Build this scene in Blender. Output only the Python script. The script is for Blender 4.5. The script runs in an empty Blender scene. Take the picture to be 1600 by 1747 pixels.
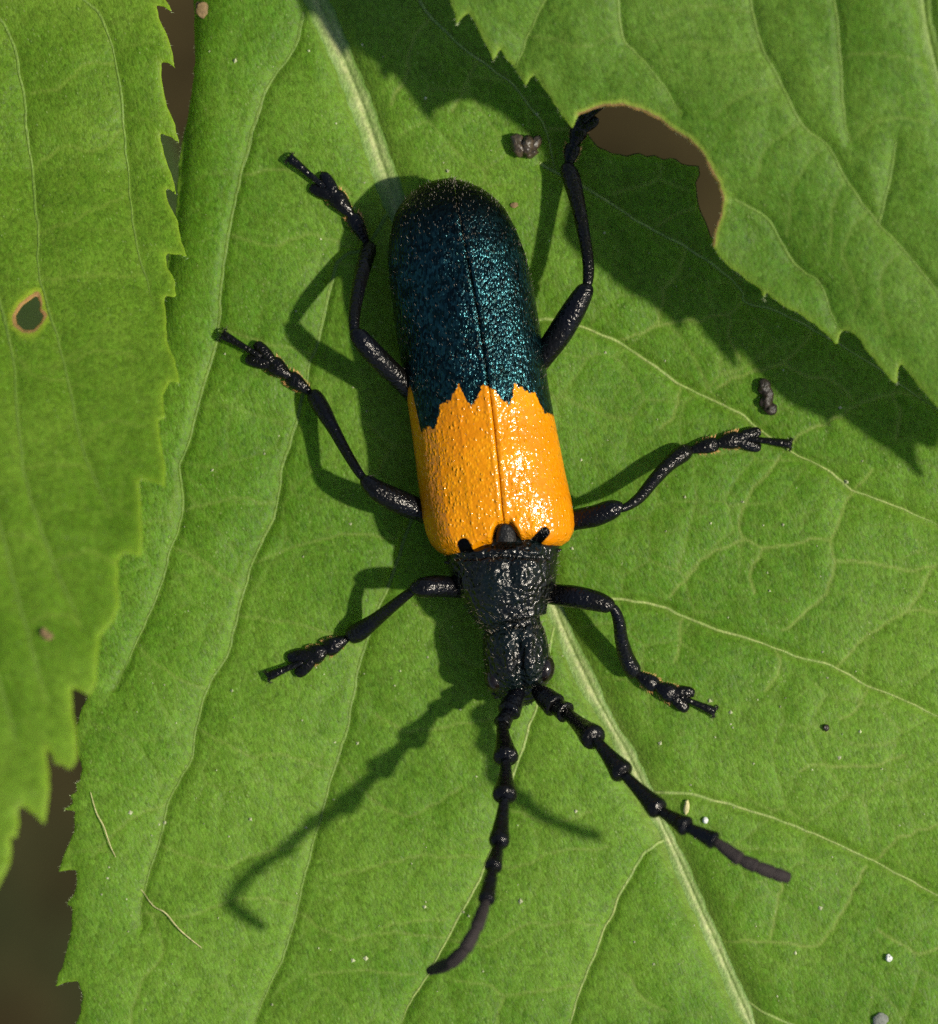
# Macro scene: 1 Blender unit is about 1.3 mm in the real place (a beetle some 12 mm long on a leaf).
import bpy, math, random
import numpy as np
from mathutils import Vector

rng = np.random.default_rng(7)
random.seed(7)
scene = bpy.context.scene
COL = scene.collection

# ------------------------------------------------------------------ camera, sky, sun, exposure
CAM_H = 80.0
FOCUS_Z = 1.1
cam_d = bpy.data.cameras.new('camera')
cam = bpy.data.objects.new('camera', cam_d)
COL.objects.link(cam)
cam.location = (0, 0, CAM_H)
cam.rotation_euler = (0, 0, 0)
cam_d.sensor_fit = 'VERTICAL'
cam_d.sensor_height = 36.0
cam_d.lens = 36.0 * CAM_H / 17.47
cam_d.clip_start = 0.5
cam_d.clip_end = 2000
cam_d.dof.use_dof = True
cam_d.dof.focus_distance = CAM_H - FOCUS_Z
cam_d.dof.aperture_fstop = (cam_d.lens / 1000.0) / 1.7
cam_d.dof.aperture_blades = 7
scene.camera = cam

SUN_EL = math.radians(50)
SUN_AZ = math.radians(-8)          # measured from +x
world = bpy.data.worlds.new('World')
scene.world = world
world.use_nodes = True
wn = world.node_tree.nodes
sky = wn.new('ShaderNodeTexSky')
sky.sky_type = 'NISHITA'
sky.sun_disc = False
sky.sun_elevation = SUN_EL
sky.sun_rotation = math.radians(90) - SUN_AZ
bg = wn['Background']
bg.inputs['Strength'].default_value = 0.085
world.node_tree.links.new(sky.outputs['Color'], bg.inputs['Color'])

sun_d = bpy.data.lights.new('sun', 'SUN')
sun_d.energy = 4.4
sun_d.angle = math.radians(2.0)
sun_d.color = (1.0, 0.94, 0.82)
sun = bpy.data.objects.new('sun', sun_d)
COL.objects.link(sun)
sv = Vector((math.cos(SUN_EL) * math.cos(SUN_AZ), math.cos(SUN_EL) * math.sin(SUN_AZ), math.sin(SUN_EL)))
sun.rotation_euler = sv.to_track_quat('Z', 'Y').to_euler()
sun.location = sv * 60

scene.view_settings.view_transform = 'Standard'
scene.view_settings.look = 'None'
scene.view_settings.exposure = 0.44
scene.view_settings.gamma = 1.0
scene.render.engine = 'CYCLES'
scene.cycles.max_bounces = 4
scene.cycles.diffuse_bounces = 3
scene.cycles.glossy_bounces = 2
scene.cycles.transmission_bounces = 4
scene.cycles.transparent_max_bounces = 4
scene.cycles.use_denoising = False
scene.cycles.adaptive_threshold = 0.02
scene.cycles.caustics_reflective = False
scene.cycles.caustics_refractive = False


# ------------------------------------------------------------------ helpers
def P(px, py, z=0.0):
    """A point of the place seen at (px, py) of the 1600 x 1747 picture, at height z."""
    k = (CAM_H - z) / CAM_H
    return np.array([(px - 800) / 100.0 * k, (873.5 - py) / 100.0 * k, z])


def tag(o, label=None, cat=None, group=None, kind=None):
    for k, v in (('label', label), ('category', cat), ('group', group), ('kind', kind)):
        if v:
            o[k] = v
    return o


def empty(name, loc=(0, 0, 0)):
    o = bpy.data.objects.new(name, None)
    o.empty_display_size = 0.3
    o.location = loc
    COL.objects.link(o)
    return o


def np_mesh(name, verts, faces, mat, parent=None, smooth=True, attrs=None):
    """faces: (n,3) or (n,4) int array, or a list of such arrays"""
    verts = np.asarray(verts, dtype=np.float32)
    if not isinstance(faces, list):
        faces = [faces]
    faces = [np.asarray(f, dtype=np.int32) for f in faces if len(f)]
    me = bpy.data.meshes.new(name)
    me.vertices.add(len(verts))
    me.vertices.foreach_set('co', verts.ravel())
    loops = np.concatenate([f.ravel() for f in faces])
    counts = np.concatenate([np.full(len(f), f.shape[1], dtype=np.int32) for f in faces])
    starts = np.concatenate([[0], np.cumsum(counts)[:-1]]).astype(np.int32)
    me.loops.add(len(loops))
    me.loops.foreach_set('vertex_index', loops)
    me.polygons.add(len(counts))
    me.polygons.foreach_set('loop_start', starts)
    me.polygons.foreach_set('loop_total', counts)
    me.polygons.foreach_set('use_smooth', np.full(len(counts), smooth, dtype=bool))
    for k, a in (attrs or {}).items():
        a = np.asarray(a, dtype=np.float32)
        if a.ndim == 1:
            at = me.attributes.new(k, 'FLOAT', 'POINT')
            at.data.foreach_set('value', a)
        else:
            at = me.attributes.new(k, 'FLOAT_VECTOR', 'POINT')
            at.data.foreach_set('vector', a.ravel())
    me.update(calc_edges=True)
    me.validate()
    me.materials.append(mat)
    o = bpy.data.objects.new(name, me)
    COL.objects.link(o)
    if parent is not None:
        o.parent = parent
    return o


def catmull(pts, per=8):
    """smooth polyline through pts (n,k)"""
    p = np.asarray(pts, dtype=float)
    if len(p) < 3:
        t = np.linspace(0, 1, per + 1)[:, None]
        return p[0] + (p[-1] - p[0]) * t
    p = np.vstack([2 * p[0] - p[1], p, 2 * p[-1] - p[-2]])
    out = []
    t = np.linspace(0, 1, per, endpoint=False)[:, None]
    for i in range(1, len(p) - 2):
        a, b, c, d = p[i - 1], p[i], p[i + 1], p[i + 2]
        out.append(0.5 * ((2 * b) + (-a + c) * t + (2 * a - 5 * b + 4 * c - d) * t ** 2 + (-a + 3 * b - 3 * c + d) * t ** 3))
    out.append(p[-2][None])
    return np.vstack(out)


def seg_dist(X, Y, pts, closed=False):
    """unsigned distance from points to a polyline"""
    best = np.full(X.shape, 1e9)
    n = len(pts)
    for i in range(n if closed else n - 1):
        a = pts[i]
        b = pts[(i + 1) % n]
        dx, dy = b[0] - a[0], b[1] - a[1]
        L = dx * dx + dy * dy + 1e-12
        t = np.clip(((X - a[0]) * dx + (Y - a[1]) * dy) / L, 0, 1)
        d = (X - a[0] - t * dx) ** 2 + (Y - a[1] - t * dy) ** 2
        np.minimum(best, d, out=best)
    return np.sqrt(best)


def inside(X, Y, pts):
    r = np.zeros(X.shape, dtype=bool)
    n = len(pts)
    for i in range(n):
        x0, y0 = pts[i]
        x1, y1 = pts[(i + 1) % n]
        if y0 == y1:
            continue
        c = ((y0 > Y) != (y1 > Y)) & (X < (x1 - x0) * (Y - y0) / (y1 - y0) + x0)
        r ^= c
    return r


def smooth01(x):
    x = np.clip(x, 0, 1)
    return x * x * (3 - 2 * x)


def wavy(x, y, seed, scale=1.0, n=7):
    """a smooth analytic noise, about -1..1"""
    r = np.random.default_rng(seed)
    s = 0
    for i in range(n):
        a = r.uniform(0, 6.283)
        f = scale * r.uniform(0.6, 1.9)
        s = s + np.sin(f * (x * math.cos(a) + y * math.sin(a)) + r.uniform(0, 6.283) + 0.7 * np.sin(0.7 * f * (y * math.cos(a) - x * math.sin(a)) + r.uniform(0, 6.28)))
    return s / (n ** 0.5 * 1.3)


def net_edge(x, y, size, seed, warp=0.35):
    """distance to the walls of an irregular cell net (the finest veinlets)"""
    wx = (x + warp * wavy(x, y, seed, 1.6 / size * 0.7)) / size
    wy = (y + warp * wavy(x, y, seed + 1, 1.6 / size * 0.7)) / size
    r = np.random.default_rng(seed)
    tab = r.uniform(0.08, 0.92, (64, 64, 2))
    ix, iy = np.floor(wx).astype(int), np.floor(wy).astype(int)
    f1 = np.full(x.shape, 9.0)
    f2 = np.full(x.shape, 9.0)
    for ax in (-1, 0, 1):
        for ay in (-1, 0, 1):
            t = tab[(ix + ax) % 64, (iy + ay) % 64]
            d = np.hypot(ix + ax + t[:, 0] - wx, iy + ay + t[:, 1] - wy)
            f2 = np.where(d < f1, f1, np.minimum(f2, d))
            f1 = np.minimum(f1, d)
    return (f2 - f1) * 0.5 * size


# ------------------------------------------------------------------ material helpers
class NT:
    def __init__(self, name):
        self.m = bpy.data.materials.new(name)
        self.m.use_nodes = True
        self.t = self.m.node_tree
        self.t.nodes.clear()
        self.out = self.n('ShaderNodeOutputMaterial')

    def n(self, kind, **kw):
        nd = self.t.nodes.new(kind)
        for k, v in kw.items():
            setattr(nd, k, v)
        return nd

    def l(self, a, b):
        self.t.links.new(a, b)

    def val(self, sock, v):
        if hasattr(v, 'links') or hasattr(v, 'is_output'):
            self.l(v, sock)
        else:
            sock.default_value = v

    def math(self, op, a, b=0.0, c=None, clamp=False):
        nd = self.n('ShaderNodeMath', operation=op, use_clamp=clamp)
        self.val(nd.inputs[0], a)
        self.val(nd.inputs[1], b)
        if c is not None:
            self.val(nd.inputs[2], c)
        return nd.outputs[0]

    def mix(self, f, a, b, mode='MIX'):
        nd = self.n('ShaderNodeMix', data_type='RGBA', blend_type=mode)
        self.val(nd.inputs[0], f)
        self.val(nd.inputs[6], a)
        self.val(nd.inputs[7], b)
        return nd.outputs[2]

    def ramp(self, x, a, b, lo=0.0, hi=1.0):
        nd = self.n('ShaderNodeMapRange', interpolation_type='SMOOTHSTEP')
        self.val(nd.inputs[0], x)
        self.val(nd.inputs[1], a)
        self.val(nd.inputs[2], b)
        self.val(nd.inputs[3], lo)
        self.val(nd.inputs[4], hi)
        return nd.outputs[0]

    def noise(self, vec, scale, detail=3, rough=0.55, dist=0.0):
        nd = self.n('ShaderNodeTexNoise')
        self.l(vec, nd.inputs['Vector'])
        nd.inputs['Scale'].default_value = scale
        nd.inputs['Detail'].default_value = detail
        nd.inputs['Roughness'].default_value = rough
        nd.inputs['Distortion'].default_value = dist
        return nd.outputs['Fac']

    def vor(self, vec, scale, feature='F1', rand=1.0, out='Distance'):
        nd = self.n('ShaderNodeTexVoronoi', feature=feature)
        self.l(vec, nd.inputs['Vector'])
        nd.inputs['Scale'].default_value = scale
        nd.inputs['Randomness'].default_value = rand
        return nd.outputs[out]

    def mapping(self, vec, scale=(1, 1, 1), rot=(0, 0, 0)):
        nd = self.n('ShaderNodeMapping')
        self.l(vec, nd.inputs['Vector'])
        nd.inputs['Scale'].default_value = scale
        nd.inputs['Rotation'].default_value = rot
        return nd.outputs[0]

    def warp(self, vec, scale, amount):
        nz = self.n('ShaderNodeTexNoise')
        self.l(vec, nz.inputs['Vector'])
        nz.inputs['Scale'].default_value = scale
        v1 = self.n('ShaderNodeVectorMath', operation='SUBTRACT')
        self.l(nz.outputs['Color'], v1.inputs[0])
        v1.inputs[1].default_value = (0.5, 0.5, 0.5)
        v2 = self.n('ShaderNodeVectorMath', operation='SCALE')
        self.l(v1.outputs[0], v2.inputs[0])
        v2.inputs['Scale'].default_value = amount
        v3 = self.n('ShaderNodeVectorMath', operation='ADD')
        self.l(vec, v3.inputs[0])
        self.l(v2.outputs[0], v3.inputs[1])
        return v3.outputs[0]

    def attr(self, name, out='Fac'):
        nd = self.n('ShaderNodeAttribute', attribute_name=name)
        return nd.outputs[out]

    def coord(self):
        return self.n('ShaderNodeTexCoord').outputs['Object']

    def bump(self, h, dist, strength=1.0, prev=None):
        nd = self.n('ShaderNodeBump')
        nd.inputs['Strength'].default_value = strength
        nd.inputs['Distance'].default_value = dist
        self.l(h, nd.inputs['Height'])
        if prev is not None:
            self.l(prev, nd.inputs['Normal'])
        return nd.outputs[0]

    def principled(self, **kw):
        nd = self.n('ShaderNodeBsdfPrincipled')
        for k, v in kw.items():
            self.val(nd.inputs[k.replace('_', ' ')], v)
        return nd

    def finish(self, sh):
        self.l(sh, self.out.inputs['Surface'])
        return self.m


def rgb(r, g, b):
    return (r, g, b, 1.0)


def leaf_material(name, c_lo, c_hi, c_vein, c_edge, c_bite, transl=0.45, rough=0.52, spec=0.22, grain_amt=1.0):
    m = NT(name)
    co = m.coord()
    mid = m.noise(co, 3.4, 3, 0.6)
    an = m.mapping(m.mapping(co, (1, 1, 1), (0, 0, math.radians(-24))), (1.0, 0.55, 0.6))
    cell = m.n('ShaderNodeTexVoronoi', feature='F1')
    m.l(an, cell.inputs['Vector'])
    cell.inputs['Scale'].default_value = 19.0
    cs = m.n('ShaderNodeSeparateColor')
    m.l(cell.outputs['Color'], cs.inputs[0])
    grain = m.noise(an, 26.0, 2, 0.65)
    f = m.math('ADD', m.math('MULTIPLY', m.attr('tone'), 0.6), m.math('MULTIPLY', mid, 0.4))
    base = m.mix(m.ramp(f, 0.30, 0.70), c_lo, c_hi)
    # epidermis cells: each a little lighter, darker, yellower or bluer
    br = m.math('ADD', m.math('MULTIPLY', m.math('SUBTRACT', cs.outputs[0], 0.5), 0.50 * grain_amt), m.math('MULTIPLY', m.math('SUBTRACT', grain, 0.5), 1.25 * grain_amt))
    hs = m.n('ShaderNodeVectorMath', operation='SCALE')
    m.l(base, hs.inputs[0])
    m.l(m.math('ADD', br, 1.0), hs.inputs['Scale'])
    base = m.mix(m.math('MULTIPLY', cs.outputs[1], 0.22), hs.outputs[0], rgb(0.15, 0.20, 0.012))
    base = m.mix(m.math('MULTIPLY', m.ramp(cs.outputs[2], 0.80, 0.95, 0.0, 0.60), m.ramp(cell.outputs['Distance'], 0.10, 0.30, 1.0, 0.0)), base, rgb(0.34, 0.41, 0.15))  # sparse pale specks: surface glints painted into the base colour
    base = m.mix(m.math('MULTIPLY', m.attr('vein'), 0.9), base, c_vein)
    base = m.mix(m.math('MULTIPLY', m.attr('margin'), 0.8), base, c_edge)
    bite_n = m.math('ADD', m.attr('bite'), m.math('MULTIPLY', m.math('SUBTRACT', mid, 0.5), 0.5))
    base = m.mix(m.ramp(bite_n, 0.30, 0.55), base, c_edge)
    base = m.mix(m.ramp(bite_n, 0.60, 0.80), base, c_bite)
    h = m.math('ADD', m.math('MULTIPLY', cell.outputs['Distance'], -0.5), m.math('MULTIPLY', grain, 0.9))
    h = m.math('ADD', h, m.math('MULTIPLY', mid, 1.6))
    nb = m.bump(h, 0.038, 0.42)
    pr = m.principled(Base_Color=base, Roughness=m.ramp(grain, 0.3, 0.7, rough - 0.10, rough + 0.12), Normal=nb)
    pr.inputs['Specular IOR Level'].default_value = spec
    tr = m.n('ShaderNodeBsdfTranslucent')
    m.l(m.mix(0.5, rgb(0.62, 0.84, 0.06), m.mix(1.0, base, rgb(4.2, 3.6, 1.0), 'MULTIPLY')), tr.inputs['Color'])
    mx = m.n('ShaderNodeMixShader')
    mx.inputs[0].default_value = transl
    m.l(pr.outputs[0], mx.inputs[1])
    m.l(tr.outputs[0], mx.inputs[2])
    return m.finish(mx.outputs[0])


def vein_material(name, c_lo, c_hi):
    m = NT(name)
    co = m.coord()
    a = m.noise(co, 5, 4, 0.65)
    b = m.noise(m.mapping(co, (26, 14, 8), (0, 0, math.radians(-20))), 1.0, 3, 0.7)
    core = m.attr('core')
    base = m.mix(m.math('MULTIPLY', m.ramp(a, 0.3, 0.65, 0.45, 1.0), core), c_lo, c_hi)
    hs = m.n('ShaderNodeVectorMath', operation='SCALE')
    m.l(base, hs.inputs[0])
    m.l(m.ramp(b, 0.3, 0.7, 0.72, 1.25), hs.inputs['Scale'])
    nb = m.bump(b, 0.03, 0.5)
    pr = m.principled(Base_Color=hs.outputs[0], Roughness=0.5, Normal=nb)
    pr.inputs['Specular IOR Level'].default_value = 0.35
    tr = m.n('ShaderNodeBsdfTranslucent')
    m.l(hs.outputs[0], tr.inputs['Color'])
    mx = m.n('ShaderNodeMixShader')
    mx.inputs[0].default_value = 0.2
    m.l(pr.outputs[0], mx.inputs[1])
    m.l(tr.outputs[0], mx.inputs[2])
    return m.finish(mx.outputs[0])


# ------------------------------------------------------------------ leaves
class Leaf:
    """A serrated leaf: height field over the ground plan, traced margin, impressed veins."""

    def __init__(self, name, outline, base_h, holes=(), mid=None, side=(), minor=(), bite_pts=(), res=0.045, thick=0.10,
                 pillow=0.075, groove=0.055, mats=None, label='', cat='leaf', group=None, seed=1, curl=None, origin=(0, 0, 0), mid_w=(0.20, 0.10),
                 side_w=0.036, bite_w=0.16, soft=0, faint=None):
        self.faint = faint
        self.base_h = base_h
        self.seed = seed
        self.pillow, self.groove = pillow, groove
        self.curl = curl
        self.mid_w, self.side_w = mid_w, side_w
        conv = lambda pts: np.array([self.px(p[0], p[1])[:2] for p in pts])
        self.mid = catmull(conv(mid), 6) if mid is not None else None
        def wig(p, a):
            return p + a * np.stack([wavy(p[:, 0], p[:, 1], seed + 20, 12.0), wavy(p[:, 0], p[:, 1], seed + 21, 12.0)], 1)
        self.side = [wig(catmull(conv(s), 6), 0.016) for s in side]
        self.minor = [wig(catmull(conv(s), 6), 0.030) for s in minor]
        out = self.fray(conv(outline), seed)
        hol = [self.fray(conv(h), seed + 5 + i) for i, h in enumerate(holes)]
        self.root = tag(empty(name, origin), label, cat, group)
        m_blade, m_vein = mats[:2]
        # grid
        lo = out.min(0) - res * 1.5
        hi = out.max(0) + res * 1.5
        nx = int((hi[0] - lo[0]) / res) + 1
        ny = int((hi[1] - lo[1]) / res) + 1
        X, Y = np.meshgrid(lo[0] + np.arange(nx) * res, lo[1] + np.arange(ny) * res)
        X = X.ravel()
        Y = Y.ravel()
        s = self.sdf(X, Y, out, hol)
        idx = np.arange(nx * ny).reshape(ny, nx)
        a, b, c, d = idx[:-1, :-1].ravel(), idx[:-1, 1:].ravel(), idx[1:, 1:].ravel(), idx[1:, :-1].ravel()
        alt = ((np.arange(nx - 1)[None] + np.arange(ny - 1)[:, None]) % 2).ravel().astype(bool)
        T = np.vstack([np.stack([a, b, c], 1)[alt], np.stack([a, c, d], 1)[alt], np.stack([a, b, d], 1)[~alt], np.stack([b, c, d], 1)[~alt]])
        ins = s > 0
        cnt = ins[T].sum(1)
        full = T[cnt == 3]
        NV = nx * ny
        keys, tri_keys = [], []

        def key(i, j):
            return np.minimum(i, j).astype(np.int64) * NV + np.maximum(i, j)
        T1 = T[cnt == 1]
        r = np.argmax(ins[T1], 1)
        T1 = np.stack([T1[np.arange(len(T1)), (r + k) % 3] for k in range(3)], 1)
        T2 = T[cnt == 2]
        r = np.argmax(~ins[T2], 1)
        T2 = np.stack([T2[np.arange(len(T2)), (r + k) % 3] for k in range(3)], 1)
        k1ab, k1ac = key(T1[:, 0], T1[:, 1]), key(T1[:, 0], T1[:, 2])
        k2ab, k2ac = key(T2[:, 0], T2[:, 1]), key(T2[:, 0], T2[:, 2])
        uk, inv = np.unique(np.concatenate([k1ab, k1ac, k2ab, k2ac]), return_inverse=True)
        i0, i1 = (uk // NV).astype(int), (uk % NV).astype(int)
        t = np.clip(s[i0] / (s[i0] - s[i1]), 0.02, 0.98)
        EX = X[i0] + (X[i1] - X[i0]) * t
        EY = Y[i0] + (Y[i1] - Y[i0]) * t
        n1, n2 = len(T1), len(T2)
        e1ab, e1ac = inv[:n1] + NV, inv[n1:2 * n1] + NV
        e2ab, e2ac = inv[2 * n1:2 * n1 + n2] + NV, inv[2 * n1 + n2:] + NV
        tris = np.vstack([full, np.stack([T1[:, 0], e1ab, e1ac], 1),
                          np.stack([T2[:, 1], T2[:, 2], e2ac], 1), np.stack([T2[:, 1], e2ac, e2ab], 1)])
        rim = np.vstack([np.stack([e1ab, e1ac], 1), np.stack([e2ac, e2ab], 1)])
        AX = np.concatenate([X, EX])
        AY = np.concatenate([Y, EY])
        S = np.concatenate([s, np.zeros(len(EX))])
        used = np.unique(tris)
        remap = np.full(len(AX), -1)
        remap[used] = np.arange(len(used))
        tris = remap[tris]
        rim = remap[rim]
        AX, AY, S = AX[used], AY[used], S[used]
        Z, vein = self.height(AX, AY, with_vein=True)
        Z = Z - 0.35 * thick * np.exp(-(S / 0.05))
        n = len(AX)
        th = thick * (0.35 + 0.65 * smooth01(S / 0.12))
        V = np.vstack([np.stack([AX, AY, Z], 1), np.stack([AX, AY, Z - th], 1)])
        F = np.vstack([tris, tris[:, ::-1] + n, np.stack([rim[:, 1], rim[:, 0], rim[:, 0] + n], 1), np.stack([rim[:, 1], rim[:, 0] + n, rim[:, 1] + n], 1)])
        margin = np.exp(-(S / 0.05))
        tip = np.zeros(n)
        bite = np.zeros(n)
        for bp in bite_pts:
            bpw = conv(bp)
            bite = np.maximum(bite, np.exp(-(seg_dist(AX, AY, bpw) / bite_w)))
        for h in hol:
            bite = np.maximum(bite, np.exp(-(seg_dist(AX, AY, h, True) / bite_w)))
        margin = np.maximum(margin * 0.8, tip)
        tone = np.clip(0.5 + 0.22 * wavy(AX, AY, seed + 60, 0.55) + 0.18 * wavy(AX, AY, seed + 61, 1.5) + 0.10 * wavy(AX, AY, seed + 62, 4.0), 0, 1)
        at = {'tone': np.tile(tone, 2), 'vein': np.tile(vein, 2), 'margin': np.tile(margin, 2), 'bite': np.tile(bite, 2)}
        self.blade = np_mesh('blade', V - np.array(origin), F, m_blade, self.root, attrs=at)
        o3 = np.array(origin)
        if self.mid is not None:
            self.strip('midrib', self.mid, mid_w[0], mid_w[1], 0.07, mats[2] if len(mats) > 2 else m_vein, o3)
        for q, sp in enumerate(self.side):
            self.strip('side_vein', sp, side_w, side_w * 0.45, 0.008 if q < soft else 0.011, M_vein_u if q < soft else m_vein, o3)

    def px(self, px, py):
        x, y = (px - 800) / 100.0, (873.5 - py) / 100.0
        z = float(self.base_h(np.array([x]), np.array([y]))[0])
        return P(px, py, z)

    @staticmethod
    def fray(p, seed):
        """subdivide a traced margin and roughen it slightly"""
        r = np.random.default_rng(seed)
        out = []
        for i in range(len(p)):
            a, b = p[i], p[(i + 1) % len(p)]
            L = np.hypot(*(b - a))
            k = max(1, min(6, int(L / 0.10)))
            nrm = np.array([-(b - a)[1], (b - a)[0]]) / max(L, 1e-6)
            for j in range(k):
                t = j / k
                q = a + (b - a) * t
                if j and L < 1.5:
                    q = q + nrm * r.normal(0, 0.010)
                out.append(q)
        return np.array(out)

    @staticmethod
    def sdf(X, Y, out, hol):
        def signed(poly):
            d = np.full(X.shape, 0.5)
            n = len(poly)
            near = np.full(X.shape, 1.0)
            for i in range(n):
                a, b = poly[i], poly[(i + 1) % n]
                x0, x1 = min(a[0], b[0]) - 0.5, max(a[0], b[0]) + 0.5
                y0, y1 = min(a[1], b[1]) - 0.5, max(a[1], b[1]) + 0.5
                k = np.nonzero((X > x0) & (X < x1) & (Y > y0) & (Y < y1))[0]
                if len(k) == 0:
                    continue
                dd = seg_dist(X[k], Y[k], [a, b])
                near[k] = np.minimum(near[k], dd)
            d = np.minimum(near, 0.5)
            return np.where(inside(X, Y, poly), d, -d)
        s = signed(out)
        for h in hol:
            s = np.minimum(s, -signed(h))
        return s

    def height(self, x, y, with_vein=False):
        x = np.asarray(x, float)
        y = np.asarray(y, float)
        z = self.base_h(x, y)
        dmin = np.full(x.shape, 2.0)
        g = np.zeros(x.shape)
        v = np.zeros(x.shape)

        def near(pl, reach):
            lo, hi = pl.min(0) - reach, pl.max(0) + reach
            k = np.nonzero((x > lo[0]) & (x < hi[0]) & (y > lo[1]) & (y < hi[1]))[0]
            return k, (seg_dist(x[k], y[k], pl) if len(k) else None)
        if self.mid is not None:
            k, d = near(self.mid, 1.6)
            if len(k):
                dmin[k] = np.minimum(dmin[k], d)
                g[k] = np.maximum(g[k], 3.2 * np.exp(-(d / (self.mid_w[0] * 1.15)) ** 2))
                v[k] = np.maximum(v[k], 0.55 * np.exp(-(d / (self.mid_w[0] * 1.0)) ** 2))
        for sp in self.side:
            k, d = near(sp, 1.4)
            if len(k):
                dmin[k] = np.minimum(dmin[k], d)
                g[k] = np.maximum(g[k], 1.0 * np.exp(-(d / 0.085) ** 2))
                v[k] = np.maximum(v[k], 0.30 * np.exp(-(d / (self.side_w * 1.5)) ** 2))
        pil = self.pillow * (1 - np.exp(-(dmin / 0.42) ** 1.5))
        dm2 = np.full(x.shape, 1.0)
        for sp in self.minor:
            k, d = near(sp, 0.5)
            if len(k):
                dm2[k] = np.minimum(dm2[k], d)
                g[k] = np.maximum(g[k], 0.30 * np.exp(-(d / 0.05) ** 2))
                v[k] = np.maximum(v[k], 0.80 * np.exp(-(d / 0.025) ** 2))
        e1 = net_edge(x, y, 0.95, self.seed + 3)
        fade = np.clip(0.6 + 0.7 * wavy(x, y, self.seed + 8, 0.9), 0.12, 1)
        g = np.maximum(g, 0.22 * np.exp(-(e1 / 0.05) ** 2) * fade)
        v = np.maximum(v, 0.40 * np.exp(-(e1 / 0.020) ** 2) * fade)
        e2 = net_edge(x, y, 0.36, self.seed + 5, 0.12)
        g = np.maximum(g, 0.06 * np.exp(-(e2 / 0.05) ** 2))
        v = np.maximum(v, 0.17 * np.exp(-(e2 / 0.020) ** 2))
        pil = pil + 0.16 * self.pillow * (1 - np.exp(-(e1 / 0.2) ** 2))
        pil = pil + 0.22 * self.pillow * (1 - np.exp(-(dm2 / 0.25) ** 2))
        pil = pil * (1 + 0.35 * wavy(x, y, 91, 1.8)) + 0.012 * wavy(x, y, 17, 4.5)
        z = z + pil - self.groove * g
        if with_vein:
            if self.faint is not None:      # veinlets show less on this half of the blade
                mx = np.interp(y, self.mid[::-1, 1], self.mid[::-1, 0])
                v = v * np.where(np.abs(x - mx) < 0.3, 1.0, np.where(x < mx, self.faint, 1.0))
            return z, v
        return z

    def strip(self, name, path, w0, w1, lift, mat, o3):
        L = np.concatenate([[0], np.cumsum(np.hypot(*np.diff(path, axis=0).T))])
        n = max(4, int(L[-1] / 0.06))
        s = np.linspace(0, L[-1], n)
        c = np.stack([np.interp(s, L, path[:, 0]), np.interp(s, L, path[:, 1])], 1)
        t = np.gradient(c, axis=0)
        t /= np.linalg.norm(t, axis=1)[:, None]
        nr = np.stack([-t[:, 1], t[:, 0]], 1)
        f = s / L[-1]
        w = (w0 + (w1 - w0) * f) * (0.90 + 0.16 * wavy(s * 3, s * 0 + L[-1], 5) + 0.10 * wavy(s * 11, s * 0 + L[-1], 6)) * np.clip((1 - f) * 14, 0.25, 1)
        cross = np.linspace(-1, 1, 17)
        xy = c[:, None, :] + nr[:, None, :] * (w[:, None] * cross[None])[:, :, None]
        zz = self.height(xy[..., 0].ravel(), xy[..., 1].ravel()).reshape(n, 17)
        prof = lift * (1 - cross ** 2) ** 1.2 - 0.010 * np.abs(cross) ** 4
        if name == 'midrib':
            prof = prof - 0.45 * lift * np.exp(-((cross - 0.1) / 0.16) ** 2)
        zz = zz + prof[None] * (w / w0)[:, None] + 0.006
        V = np.concatenate([xy, zz[..., None]], 2).reshape(-1, 3)
        a = (np.arange(n - 1)[:, None] * 17 + np.arange(16)[None]).ravel()
        F = np.stack([a, a + 17, a + 18, a + 1], 1)
        core = (1 - cross ** 2) ** 1.3
        if name == 'midrib':
            core = core * (0.78 + 0.22 * np.cos(cross * 8.0 + 1.0))
        core = np.clip(core[None] * (1 + 0.25 * wavy(s * 4, s * 0, 8))[:, None], 0, 1).ravel()
        ob = np_mesh(name, V - o3, F[:, ::-1], mat, self.root, attrs={'core': core})
        return ob


def off(x0, y0, sx, sy, pts):
    return [(x0 + sx * x, y0 + sy * y) for x, y in pts]


Z = 0.3435      # scale of the enlarged views in which the tracing was done
M_leaf = leaf_material('leaf_green', rgb(0.088, 0.200, 0.013), rgb(0.132, 0.250, 0.024), rgb(0.28, 0.34, 0.08), rgb(0.17, 0.28, 0.02), rgb(0.05, 0.04, 0.015))
M_leaf_l = leaf_material('leaf_yellow_green', rgb(0.100, 0.200, 0.012), rgb(0.145, 0.250, 0.022), rgb(0.21, 0.29, 0.04), rgb(0.26, 0.36, 0.03), rgb(0.36, 0.20, 0.09))
M_leaf_u = leaf_material('leaf_mid_green', rgb(0.080, 0.175, 0.016), rgb(0.124, 0.225, 0.030), rgb(0.18, 0.26, 0.045), rgb(0.26, 0.34, 0.05), rgb(0.30, 0.17, 0.08))
M_leaf_d = leaf_material('leaf_shaded_green', rgb(0.018, 0.036, 0.011), rgb(0.025, 0.048, 0.014), rgb(0.05, 0.09, 0.02), rgb(0.05, 0.09, 0.02), rgb(0.2, 0.12, 0.05))  # low leaf: its shade is put into this darkened green
M_vein = vein_material('vein_pale_green', rgb(0.120, 0.230, 0.026), rgb(0.31, 0.36, 0.10))
M_midrib = vein_material('midrib_pale_green', rgb(0.112, 0.225, 0.024), rgb(0.40, 0.43, 0.17))
M_vein_u = vein_material('vein_soft_green', rgb(0.105, 0.200, 0.016), rgb(0.160, 0.24, 0.035))

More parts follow.
